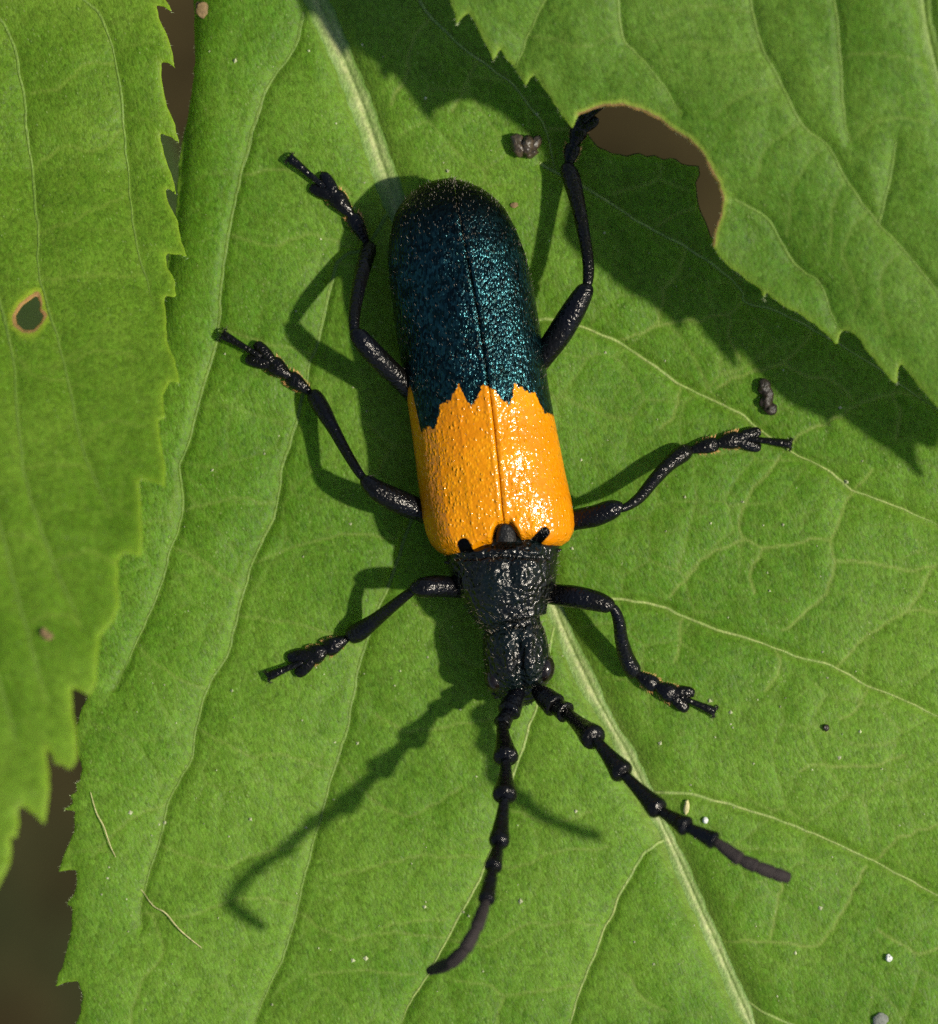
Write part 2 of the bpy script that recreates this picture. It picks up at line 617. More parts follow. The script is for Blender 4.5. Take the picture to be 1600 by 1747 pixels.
# ---- the leaf the beetle sits on
main_left = [(330, -160), (330, 0), (332, 60), (333, 110), (328, 150), (322, 190), (316, 220), (310, 250), (305, 290), (303, 330), (300, 380), (285, 450),
             (258, 600), (212, 800), (175, 950), (150, 1050), (148, 1130), (151, 1185), (137, 1216), (129, 1243), (132, 1284), (141, 1312), (137, 1332),
             (129, 1336), (132, 1350), (120, 1357), (126, 1369), (108, 1381), (129, 1384), (127, 1418), (113, 1449), (99, 1487), (118, 1484), (131, 1484), (132, 1504),
             (127, 1525), (113, 1542), (124, 1547), (122, 1587), (112, 1628), (94, 1684), (113, 1675), (134, 1673), (141, 1693), (139, 1724), (129, 1747),
             (118, 1790), (140, 1800), (150, 1880)]
main_out = main_left + [(900, 1890), (1760, 1880), (1770, 900), (1760, -160)]
main_hole = [(1004, 230), (1021, 251), (1045, 262), (1069, 266), (1091, 261), (1103, 267), (1115, 264), (1132, 272), (1153, 271), (1162, 279), (1173, 282), (1192, 283), (1194, 299),
             (1187, 312), (1189, 330), (1191, 345), (1194, 357), (1204, 378), (1213, 405), (1262, 390), (1285, 300), (1255, 200), (1150, 130), (1055, 115), (1003, 165)]
mid_main = [(505, -90), (540, 0), (580, 90), (620, 190), (650, 280), (690, 390), (760, 560), (830, 740), (890, 900), (940, 1020), (965, 1085), (1010, 1180), (1060, 1270),
            (1100, 1350), (1140, 1430), (1180, 1520), (1220, 1610), (1250, 1680), (1285, 1760), (1330, 1870)]
side_main = [
    [(518, 20), (500, 85), (460, 140), (435, 210), (410, 300), (390, 400), (375, 500), (372, 570), (340, 680), (320, 760), (306, 800), (311, 870), (290, 940), (270, 1010), (230, 1100), (195, 1175)],
    [(672, 345), (625, 420), (575, 450), (545, 570), (530, 620), (505, 720), (480, 800), (470, 870), (430, 960), (405, 1050), (390, 1110), (355, 1170), (335, 1240), (325, 1300), (290, 1360), (270, 1440), (245, 1520), (240, 1580)],
    [(800, 680), (740, 800), (690, 920), (670, 980), (640, 1050), (612, 1140), (595, 1230), (570, 1310), (545, 1400), (520, 1490), (505, 1560), (480, 1640), (450, 1700), (430, 1757)],
    [(948, 1060), (925, 1170), (900, 1250), (870, 1340), (832, 1468), (785, 1560), (738, 1650), (700, 1710), (680, 1757)],
    [(1140, 1430), (1116, 1444), (1092, 1466), (1060, 1520), (1040, 1568), (1010, 1640), (985, 1700), (970, 1760)],
    [(590, 60), (640, -40), (715, 0), (735, 28), (800, 90), (870, 140), (915, 195), (930, 220), (949, 292)][2:],
    [(690, 330), (760, 250), (850, 240), (920, 278), (1000, 320), (1060, 359), (1110, 389), (1166, 419), (1235, 465), (1266, 498), (1272, 514), (1328, 532), (1403, 570), (1500, 630), (1600, 700)][3:],
    [(830, 560), (930, 545), (1000, 560), (1060, 587), (1110, 620), (1163, 657), (1252, 700), (1300, 735), (1352, 772), (1414, 803), (1452, 834), (1541, 868), (1620, 905)],
    [(930, 1005), (1000, 1015), (1060, 1023), (1122, 1033), (1163, 1050), (1225, 1074), (1314, 1102), (1355, 1119), (1420, 1136), (1479, 1170), (1534, 1191), (1620, 1232)],
    [(1098, 1346), (1112, 1353), (1163, 1353), (1245, 1373), (1321, 1397), (1403, 1428), (1479, 1463), (1548, 1500), (1620, 1540)],
    [(1262, 1702), (1310, 1730), (1400, 1770), (1500, 1820)],
]
minor_main = [
    [(1493, 1470), (1527, 1435), (1572, 1415), (1620, 1400)],
    [(1480, 1476), (1465, 1507), (1438, 1556), (1403, 1607), (1383, 1617), (1335, 1607), (1252, 1607), (1220, 1612)],
    [(1500, 1585), (1560, 1625), (1620, 1610)],
    off(1060, 580, Z, Z, [(1240, 650), (1120, 800), (1080, 900), (1030, 980), (930, 990), (850, 1020), (700, 1030), (610, 980), (590, 900), (620, 800), (790, 580)]),
    off(1060, 580, Z, Z, [(1030, 980), (1060, 1100), (1030, 1200), (1000, 1270), (940, 1330), (800, 1450)]),
    off(1060, 580, Z, Z, [(1060, 1105), (1200, 1100), (1400, 1140), (1560, 1120)]),
    off(1060, 580, Z, Z, [(700, 1035), (650, 1150), (660, 1260)]),
    off(1060, 580, Z, Z, [(1080, 1620), (1200, 1490), (1420, 1350), (1570, 1350)]),
    off(1060, 580, Z, Z, [(1420, 1350), (1480, 1250), (1560, 1130)]),
    off(1060, 580, Z, Z, [(610, 985), (480, 1050), (380, 1120), (240, 1280)]),
    off(1060, 580, Z, Z, [(300, 230), (270, 350), (200, 440)]),
    off(1060, 580, Z, Z, [(300, 1380), (290, 1480), (270, 1600)]),
    off(1060, 580, Z, Z, [(770, 1540), (780, 1640), (720, 1740)]),
    off(530, 1147, Z, Z, [(110, 1010), (290, 970), (430, 930), (560, 910), (830, 920)]),
    off(530, 1147, Z, Z, [(330, 210), (490, 290), (620, 280), (830, 240), (1040, 220)]),
    off(530, 1147, Z, Z, [(130, 440), (300, 620), (460, 710), (620, 650), (740, 570)]),
    off(530, 1147, Z, Z, [(720, 1530), (890, 1560), (970, 1600), (1150, 1580), (1320, 1560)]),
    off(530, 1147, Z, Z, [(970, 1600), (930, 1700), (930, 1760)]),
    off(530, 1147, Z, Z, [(690, 1330), (880, 1350), (1100, 1240), (1180, 1260), (1300, 1240), (1430, 1260)]),
    off(530, 1147, Z, Z, [(870, 930), (970, 970), (1050, 960), (1220, 890), (1480, 870)]),
    off(530, 1147, Z, Z, [(960, 690), (1030, 690), (1140, 740), (1260, 735), (1400, 690)]),
    off(530, 1147, Z, Z, [(0, 1500), (200, 1480), (520, 1500)]),
    off(530, 1147, Z, Z, [(350, 1270), (480, 1240), (700, 1220)]),
    off(530, 580, Z, Z, [(260, 410), (410, 520), (500, 530)]),
    off(530, 580, Z, Z, [(410, 520), (350, 640), (300, 700)]),
    off(530, 580, Z, Z, [(500, 1310), (560, 1370), (640, 1420), (680, 1490), (760, 1590), (840, 1620), (900, 1640)]),
    off(530, 580, Z, Z, [(640, 1420), (710, 1360)]),
    off(530, 0, Z, Z, [(590, 80), (500, 230), (480, 370), (400, 520)]),
    off(530, 0, Z, Z, [(830, 300), (740, 480), (700, 560)]),
    off(530, 0, Z, Z, [(1160, 640), (1280, 640), (1330, 660)]),
    off(1060, 0, Z, Z, [(-40, 960), (0, 950), (180, 890), (190, 810)]),
    off(1060, 0, Z, Z, [(190, 890), (260, 920), (340, 950)]),
    off(1060, 0, Z, Z, [(310, 1240), (280, 1340), (210, 1460), (190, 1600)]),
    off(1060, 0, Z, Z, [(610, 1500), (530, 1560), (360, 1590), (200, 1620), (0, 1690)]),
    off(1060, 0, Z, Z, [(530, 1560), (535, 1690), (600, 1800)]),
    off(1060, 0, Z, Z, [(180, 1120), (300, 1060), (380, 1030)]),
    off(1060, 580, Z, Z, [(470, 240), (600, 170), (790, 130), (930, 190), (1060, 200), (1130, 290)]),
    off(1060, 580, Z, Z, [(790, 130), (900, 30), (950, -40)]),
    off(1060, 580, Z, Z, [(860, 500), (920, 450), (1090, 380), (1200, 310), (1360, 270), (1500, 270)]),
    off(1060, 580, Z, Z, [(1360, 270), (1380, 400), (1370, 480)]),
    off(1060, 1147, Z, Z, [(1220, 80), (1150, 200), (1080, 230)]),
    off(1060, 1147, Z, Z, [(880, 490), (980, 460), (1200, 470), (1400, 410)]),
    off(1060, 1147, Z, Z, [(790, 1050), (770, 1170), (740, 1300)]),
    off(1060, 1147, Z, Z, [(0, 1500), (60, 1520), (100, 1620), (240, 1690)]),
    [(375, 560), (470, 590), (530, 600)], [(312, 870), (400, 850), (470, 860)], [(410, 300), (470, 290), (540, 300), (600, 330)],
    [(575, 450), (630, 455), (670, 470)], [(335, 1240), (430, 1290), (470, 1285), (560, 1310)], [(270, 1440), (380, 1480), (430, 1460), (520, 1440)],
    [(405, 1050), (480, 1060), (560, 1080), (620, 1110)], [(430, 960), (520, 930), (600, 910), (680, 920)], [(240, 1560), (330, 1560), (420, 1530), (505, 1545)],
    [(510, 1560), (590, 1600), (660, 1590), (760, 1600)], [(290, 930), (350, 960), (410, 1010)], [(390, 400), (470, 420), (520, 400), (600, 420)],
    [(290, 1370), (220, 1400), (160, 1460)], [(235, 1100), (290, 1150), (350, 1175)], [(245, 1540), (280, 1620), (240, 1680), (220, 1757)],
]


def main_base(x, y):
    z = 0.05 * wavy(x, y, 3, 0.5)
    edge = np.interp(-y, [-10, -8.7, -5.3, -2, 1, 3.5, 8.7, 10], [-4.7, -4.7, -4.95, -5.5, -6.3, -6.7, -6.9, -6.8])
    d = x - edge
    z = z - 0.32 * np.exp(-np.clip(d, 0, 9) / 0.28) * smooth01((y + 0.5) / 4 + 0.15)
    z = z - 0.12 * np.exp(-np.clip(d, 0, 9) / 0.5)
    return z


leaf_main = Leaf('leaf', main_out, main_base, holes=[main_hole], mid=mid_main, side=side_main, minor=minor_main, mats=(M_leaf, M_vein, M_midrib), res=0.037, soft=3, faint=0.6,
                 label='broad green leaf with pale midrib carrying the black and orange beetle', seed=11, group='leaves of the plant',
                 mid_w=(0.24, 0.12), bite_w=0.05)

# ---- the leaf overlapping on the left
left_out = [(282, -160), (270, -60), (282, 0), (294, 22), (280, 12), (266, 9), (271, 31), (283, 55), (292, 82), (301, 118), (288, 108), (275, 106), (276, 137), (285, 182), (299, 213), (307, 247), (292, 234), (273, 228),
            (278, 251), (287, 285), (295, 306), (302, 335), (292, 325), (282, 321), (285, 340), (295, 361), (304, 378), (309, 412), (321, 443), (309, 435), (282, 432), (285, 457), (299, 481), (302, 508), (282, 505),
            (283, 536), (285, 580), (299, 614), (307, 657), (292, 649), (278, 676), (282, 714), (270, 717), (275, 752), (283, 800), (282, 832), (262, 822), (237, 820), (240, 855), (242, 906), (240, 951), (224, 944), (210, 944), (199, 958),
            (203, 1027), (192, 1061), (179, 1075), (168, 1088), (165, 1130), (163, 1168), (151, 1189), (137, 1180), (120, 1173), (122, 1216), (129, 1250), (129, 1298), (118, 1315), (103, 1305), (91, 1305), (86, 1288), (77, 1277),
            (82, 1319), (82, 1353), (74, 1408), (58, 1391), (38, 1375), (29, 1380), (31, 1408), (27, 1432), (15, 1427), (17, 1456), (14, 1477), (0, 1504), (-25, 1550), (-60, 1620), (-80, 1560), (-110, 1500), (-190, 1380), (-280, 1100), (-330, 700), (-350, 300), (-330, -160)]
left_hole = [(63, 503), (69, 519), (67, 531), (75, 537), (70, 550), (58, 563), (41, 563), (29, 553), (27, 539), (38, 522), (52, 512)]


def left_base(x, y):
    yy = 8.735 - y
    z = np.interp(yy, [-2, 0, 3, 5, 7, 9, 11, 13, 15, 17], [0.6, 0.7, 1.1, 2.2, 3.7, 5.2, 6.4, 7.3, 8.0, 8.3])
    z = z + 0.09 * wavy(x, y, 23, 0.8) + 0.10 * (-5.0 - x) * 0.5
    return z


left_side = [[(-110, -50), (5, 40), (40, 160), (43, 200), (55, 290), (65, 400), (70, 480), (110, 620), (140, 760), (190, 880)],
             [(-100, -150), (90, -30), (165, 20), (200, 120), (215, 260), (230, 400), (262, 520)],
             [(-105, 260), (-30, 420), (20, 600), (40, 800), (90, 960), (140, 1070)],
             [(-100, 560), (-40, 740), (0, 900), (40, 1060), (80, 1200)],
             [(-95, 800), (-50, 960), (-10, 1140), (30, 1280)]]
left_minor = [[(65, 400), (120, 380), (180, 350), (222, 330)], [(55, 290), (110, 250), (160, 260), (210, 220)], [(110, 620), (170, 600), (240, 610)], [(140, 760), (190, 720), (250, 730)],
              [(20, 600), (60, 640), (110, 650)], [(40, 800), (90, 790), (150, 800)], [(0, 910), (50, 915), (80, 940)], [(40, 160), (100, 150), (150, 110), (200, 110)], [(70, 480), (150, 470), (240, 470)],
              [(90, 960), (150, 940), (200, 960)], [(50, 1060), (100, 1050), (140, 1070)]]
leaf_left = Leaf('leaf', left_out, left_base, holes=[left_hole], mid=[(-90, -150), (-105, 300), (-100, 700), (-90, 1100), (-60, 1600)], side=left_side, minor=left_minor, mats=(M_leaf_l, M_vein_u),
                 label='yellow-green serrated leaf with a small brown-rimmed hole, overlapping the beetle\'s leaf', seed=31, group='leaves of the plant', origin=(-8, 0, 2),
                 pillow=0.07, groove=0.03, side_w=0.036, bite_w=0.14)

# ---- the leaf above on the right, with the eaten bay
up_edge = [(740, -160), (748, -60), (767, 0), (776, 24), (778, 44), (786, 33), (798, 22), (810, 38), (822, 65), (836, 89), (841, 105), (848, 93), (853, 81), (863, 100), (880, 120), (891, 137), (897, 147), (904, 134), (910, 127),
           (922, 144), (939, 165), (956, 196), (977, 220), (982, 206), (987, 196)]
up_bite = [(987, 196), (1011, 187), (1031, 181), (1060, 180), (1094, 189), (1129, 206), (1142, 220), (1173, 237), (1197, 261), (1211, 292), (1225, 313), (1232, 340), (1228, 371), (1218, 398), (1215, 419)]
up_rest = [(1225, 436), (1245, 457), (1266, 471), (1298, 495), (1302, 520), (1307, 498), (1335, 522), (1369, 539), (1390, 553), (1414, 574), (1429, 592), (1433, 570), (1441, 562), (1458, 570), (1469, 582), (1482, 604),
           (1503, 628), (1520, 649), (1531, 656), (1532, 631), (1536, 618), (1551, 638), (1575, 669), (1600, 697), (1640, 727), (1682, 742), (1698, 772), (1700, 745), (1712, 738), (1760, 775), (1800, 800), (1838, 850), (1836, 810), (1850, 790), (1900, 800),
           (1960, 700), (1960, -160)]


def up_base(x, y):
    px, py = x * 100 + 800, 873.5 - y * 100
    d = ((px - 770) * 0.639 - py * 0.769) / 100
    z = 3.12 + 0.16 * np.clip(d, -1, 9) - 0.10 * np.exp(-np.clip(d, 0, 9) / 0.4)
    return z + 0.10 * wavy(x, y, 41, 0.9)


up_side = [[(1268, -140), (1280, 0), (1300, 79), (1335, 144), (1366, 210), (1410, 244), (1441, 299), (1472, 347), (1500, 381), (1541, 426), (1582, 474), (1630, 540)],
           [(1100, -140), (1130, 60), (1180, 180), (1252, 340), (1307, 371), (1335, 419), (1369, 464), (1397, 481), (1428, 560)][3:],
           [(1410, -140), (1424, 0), (1434, 100), (1441, 200), (1450, 240)],
           [(1050, -100), (1060, 52), (1085, 90), (1105, 110), (1163, 192)],
           [(1020, -140), (940, -20), (900, 60), (880, 115)],
           [(1500, 381), (1520, 300), (1530, 240)]]
up_minor = [[(1366, 210), (1310, 250), (1290, 300)], [(1441, 299), (1420, 360), (1415, 440)], [(1335, 144), (1270, 160), (1220, 200)], [(1480, 360), (1440, 420), (1470, 520)], [(1300, 79), (1240, 90), (1170, 70)],
            [(1541, 426), (1500, 480), (1520, 570)], [(1450, 240), (1520, 200), (1590, 210)], [(1434, 100), (1500, 90), (1585, 110)], [(1060, 52), (1000, 80), (960, 70), (905, 60)], [(1280, 20), (1200, 10), (1130, 30)],
            [(1410, 244), (1360, 300), (1340, 400)]]
leaf_up = Leaf('leaf', up_edge + up_bite[1:] + up_rest, up_base, mid=[(1560, -150), (1576, 0), (1590, 79), (1625, 200), (1700, 400), (1800, 640), (1838, 840)], side=up_side, minor=up_minor, bite_pts=[up_bite], mats=(M_leaf_u, M_vein_u),
               label='toothed green leaf with a brown-edged bite in its margin, shading the beetle\'s leaf', seed=51, group='leaves of the plant', origin=(8, 7, 3.5),
               pillow=0.09, groove=0.05, mid_w=(0.16, 0.08), side_w=0.036, bite_w=0.095)

# ---- a leaf deeper down, seen through the gaps
low_out = [(-260, 120), (-60, 60), (120, 90), (280, 200), (330, 330), (360, 480), (330, 640), (250, 760), (60, 820), (-260, 780)]


def low_base(x, y):
    return -27.0 + 0.25 * wavy(x, y, 61, 0.6) + 0.08 * (x + 7)


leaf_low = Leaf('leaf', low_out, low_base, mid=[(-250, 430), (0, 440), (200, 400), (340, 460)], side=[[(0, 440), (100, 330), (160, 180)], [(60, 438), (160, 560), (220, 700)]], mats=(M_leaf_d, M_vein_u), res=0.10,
                label='dim blurred leaf hanging low under the yellow-green serrated leaf', seed=71, group='leaves of the plant', origin=(-7, 4, -27), mid_w=(0.15, 0.06))

# ------------------------------------------------------------------ ground far below
mg = NT('soil')
co = mg.coord()
n1 = mg.noise(co, 0.22, 5, 0.6)
n2 = mg.noise(co, 0.07, 3, 0.5)
c = mg.mix(mg.ramp(n1, 0.3, 0.7), rgb(0.018, 0.013, 0.0045), rgb(0.040, 0.030, 0.011))
c = mg.mix(mg.ramp(n2, 0.5, 0.66, 0, 0.7), c, rgb(0.022, 0.030, 0.010))
pr = mg.principled(Base_Color=c, Roughness=0.95, Normal=mg.bump(n1, 1.0, 0.6))
pr.inputs['Specular IOR Level'].default_value = 0.1
M_soil = mg.finish(pr.outputs[0])
gx, gy = np.meshgrid(np.linspace(-150, 150, 160), np.linspace(-150, 150, 160))
gz = -42 + 1.6 * wavy(gx, gy, 81, 0.12) + 0.7 * wavy(gx, gy, 82, 0.6)
gi = np.arange(160 * 160).reshape(160, 160)
gf = np.stack([gi[:-1, :-1].ravel(), gi[:-1, 1:].ravel(), gi[1:, 1:].ravel(), gi[1:, :-1].ravel()], 1)
tag(np_mesh('ground', np.stack([gx.ravel(), gy.ravel(), gz.ravel()], 1), gf, M_soil), 'brown soil far below the leaves, out of focus', None, None, 'structure')


# ------------------------------------------------------------------ beetle materials
def chitin(name, base, scale=12.0, rough=0.3, spec=0.5, bump=0.05, tint=None, metallic=0.0, seta=False):
    m = NT(name)
    co = m.coord()
    v = m.vor(m.warp(co, scale * 0.8, 0.05), scale, 'SMOOTH_F1')
    nz = m.noise(co, scale * 2.2, 3, 0.6)
    h = m.math('ADD', v, m.math('MULTIPLY', nz, 0.18))
    nb = m.bump(h, bump, 0.9)
    col = base
    if tint:
        col = m.mix(m.ramp(m.noise(co, 1.4, 3), 0.4, 0.62), base, tint)
    p = m.principled(Base_Color=col, Roughness=m.ramp(nz, 0.3, 0.7, rough - 0.06, rough + 0.10), Normal=nb)
    p.inputs['Specular IOR Level'].default_value = spec
    p.inputs['Metallic'].default_value = metallic
    p.inputs['Specular Tint'].default_value = (1.0, 0.96, 0.90, 1.0)
    return m.finish(p.outputs[0])


def elytra_material():
    m = NT('elytra_shell')
    luv = m.attr('luv', 'Vector')
    band = m.attr('band')            # in units, > 0 towards the head from the zigzag edge
    spot = m.attr('spot')
    # punctured shell
    gv = m.n('ShaderNodeTexVoronoi', feature='F1')
    m.l(m.mapping(m.warp(luv, 7, 0.05), (1.0, 0.75, 1.0)), gv.inputs['Vector'])
    gv.inputs['Scale'].default_value = 15.5
    pit = gv.outputs['Distance']
    gs = m.n('ShaderNodeSeparateColor')
    m.l(gv.outputs['Color'], gs.inputs[0])
    fine = m.noise(luv, 30, 3, 0.65)
    edge = m.math('ADD', band, m.math('MULTIPLY', m.math('SUBTRACT', m.noise(luv, 14, 4, 0.7), 0.5), 0.20))
    edge = m.math('ADD', edge, m.math('MULTIPLY', m.math('SUBTRACT', m.vor(luv, 11, 'F1'), 0.3), 0.07))
    is_or = m.ramp(edge, -0.022, 0.022)
    is_or = m.math('MULTIPLY', is_or, m.ramp(m.math('ADD', spot, m.math('MULTIPLY', m.math('SUBTRACT', fine, 0.5), 0.03)), -0.01, 0.015))
    big = m.noise(luv, 1.1, 3)
    # orange glossy shell with shallow punctures
    oc = m.mix(m.ramp(big, 0.35, 0.65), rgb(0.57, 0.200, 0.0012), rgb(0.66, 0.255, 0.0016))
    oc = m.mix(m.ramp(pit, 0.30, 0.62, 0.0, 0.35), oc, rgb(0.45, 0.115, 0.001))
    ho = m.math('MULTIPLY', m.ramp(pit, 0.0, 0.55, 1.0, 0.0), m.ramp(gs.outputs[0], 0.2, 1.0, 0.35, 1.25))
    ho = m.math('ADD', ho, m.math('MULTIPLY', m.noise(luv, 8.5, 2), 1.3))
    no = m.bump(ho, 0.020, 0.85)
    po = m.principled(Base_Color=oc, Roughness=0.145, Normal=no)
    po.inputs['Specular IOR Level'].default_value = 0.30
    # blue-black metallic shell
    rows = m.mapping(m.mapping(luv, (1, 1, 1), (0, 0, math.radians(-10))), (1, 0.60, 1))
    cell = m.n('ShaderNodeTexVoronoi', feature='F1')
    m.l(m.warp(rows, 9, 0.03), cell.inputs['Vector'])
    cell.inputs['Scale'].default_value = 24.0
    hue = m.n('ShaderNodeSeparateColor')
    m.l(cell.outputs['Color'], hue.inputs[0])
    bc = m.mix(m.ramp(m.noise(luv, 2.2, 3), 0.38, 0.62), rgb(0.0015, 0.007, 0.006), rgb(0.0015, 0.004, 0.006))
    bc = m.mix(m.ramp(hue.outputs[0], 0.15, 1.0, 0.1, 0.7), bc, rgb(0.020, 0.080, 0.090))
    tail = m.ramp(m.attr('luv_u'), -5.95, -4.5, 1.0, 0.0)
    bc = m.mix(tail, bc, rgb(0.004, 0.006, 0.005))
    front = m.ramp(m.attr('luv_u'), -1.2, -1.0)
    bc = m.mix(front, bc, rgb(0.004, 0.004, 0.004))
    hb = m.math('ADD', m.math('MULTIPLY', cell.outputs['Distance'], -1.0), m.math('MULTIPLY', fine, 0.4))
    nbn = m.bump(hb, 0.019, 0.9)
    pbm = m.principled(Base_Color=bc, Roughness=0.20, Normal=nbn)
    pbm.inputs['Metallic'].default_value = 0.9
    pbm.inputs['Specular IOR Level'].default_value = 0.4
    mx = m.n('ShaderNodeMixShader')
    m.l(is_or, mx.inputs[0])
    m.l(pbm.outputs[0], mx.inputs[1])
    m.l(po.outputs[0], mx.inputs[2])
    return m.finish(mx.outputs[0])


M_elytra = elytra_material()
M_black = chitin('black_chitin', rgb(0.0022, 0.0026, 0.0022), 13.0, 0.18, 0.42, 0.056, rgb(0.002, 0.005, 0.0045))
M_limb = chitin('black_limb', rgb(0.0028, 0.0026, 0.0022), 20, 0.19, 0.26, 0.022, rgb(0.0024, 0.0026, 0.004))
M_eye = chitin('eye_brown_black', rgb(0.006, 0.004, 0.003), 22, 0.16, 0.5, 0.006)
M_scut = chitin('scutellum_velvet', rgb(0.006, 0.006, 0.006), 26, 0.5, 0.3, 0.02)


def plain(name, c, rough=0.5, spec=0.4, var=0.3, scale=12):
    m = NT(name)
    co = m.coord()
    n = m.noise(co, scale, 4, 0.6)
    hs = m.n('ShaderNodeVectorMath', operation='SCALE')
    hs.inputs[0].default_value = c[:3]
    m.l(m.ramp(n, 0.3, 0.7, 1 - var, 1 + var), hs.inputs['Scale'])
    p = m.principled(Base_Color=hs.outputs[0], Roughness=rough, Normal=m.bump(n, 0.05, 0.7))
    p.inputs['Specular IOR Level'].default_value = spec
    return m.finish(p.outputs[0])


M_velvet = plain('brown_velvet', (0.020, 0.014, 0.012), 0.75, 0.35, 0.35, 30)
M_seta_pale = plain('pale_hair', (0.13, 0.11, 0.075), 0.35, 0.5)
M_seta_dark = plain('dark_hair', (0.03, 0.025, 0.02), 0.35, 0.5)
M_seta_tan = plain('tan_hair', (0.50, 0.26, 0.09), 0.45, 0.4)

# ------------------------------------------------------------------ beetle
beetle = tag(empty('beetle', tuple(P(850, 750, 0.0))),
             'black longhorn beetle with orange band and teal-black wing cases standing on the broad leaf', 'beetle')
BO = P(850, 750, 0.0)
AX = np.array([0.144, 0.9896])       # body axis in the picture, tail to head
BX = np.array([0.9896, -0.144])      # across, to the picture's right
OR = np.array([860.0, 900.0])        # front of the wing-case seam


def uv_of(p):
    p = np.asarray(p, float) - OR
    return np.stack([p @ AX, p @ BX], -1)


def px_of(u, v):
    return OR[0] + u * AX[0] + v * BX[0], OR[1] + u * AX[1] + v * BX[1]


def Pv(px, py, z):
    k = (CAM_H - z) / CAM_H
    return np.stack([(px - 800) / 100.0 * k, (873.5 - py) / 100.0 * k, z], -1)


right_tr = uv_of([(760, 304), (785, 307), (800, 311), (820, 320), (835, 330), (850, 343), (862, 357), (880, 390), (895, 430), (908, 480), (918, 540), (928, 600), (936, 660), (945, 710), (955, 760), (965, 810), (974, 850), (979, 880), (980, 895), (978, 908), (971, 922), (958, 931), (948, 935)])
left_tr = uv_of([(757, 304), (738, 308), (720, 315), (703, 327), (690, 340), (679, 355), (672, 370), (664, 410), (662, 450), (668, 510), (678, 580), (690, 650), (700, 720), (708, 780), (715, 840), (721, 885), (727, 910), (735, 928), (747, 941), (763, 949), (776, 952)])


def seam_v(u):
    return 9.0 * np.sin(np.pi * np.clip(-u, 0, 560) / 560)


def edge_v(tr, u):
    o = np.argsort(tr[:, 0])
    return np.interp(u, tr[o, 0], tr[o, 1])


zig = [(700, 660), (706, 682), (711, 703), (718, 738), (729, 732), (742, 732), (748, 715), (751, 693), (758, 690), (769, 684), (775, 670), (783, 660), (789, 668), (795, 686), (804, 695), (810, 691), (816, 676), (824, 656), (834, 660),
       (845, 668), (855, 682), (869, 693), (875, 678), (877, 658), (886, 660), (898, 670), (913, 672), (921, 689), (929, 705), (944, 711), (950, 700)]
zig_uv = uv_of(zig)
zo = np.argsort(zig_uv[:, 1])
ZBASE = 0.92


def body_top(u):
    """height of the wing cases along the seam (u in picture px, 0 at the front)"""
    return np.interp(u, [-620, -560, -480, -380, -250, -120, -40, 10, 60], [1.22, 1.50, 1.68, 1.78, 1.84, 1.84, 1.80, 1.74, 1.66])


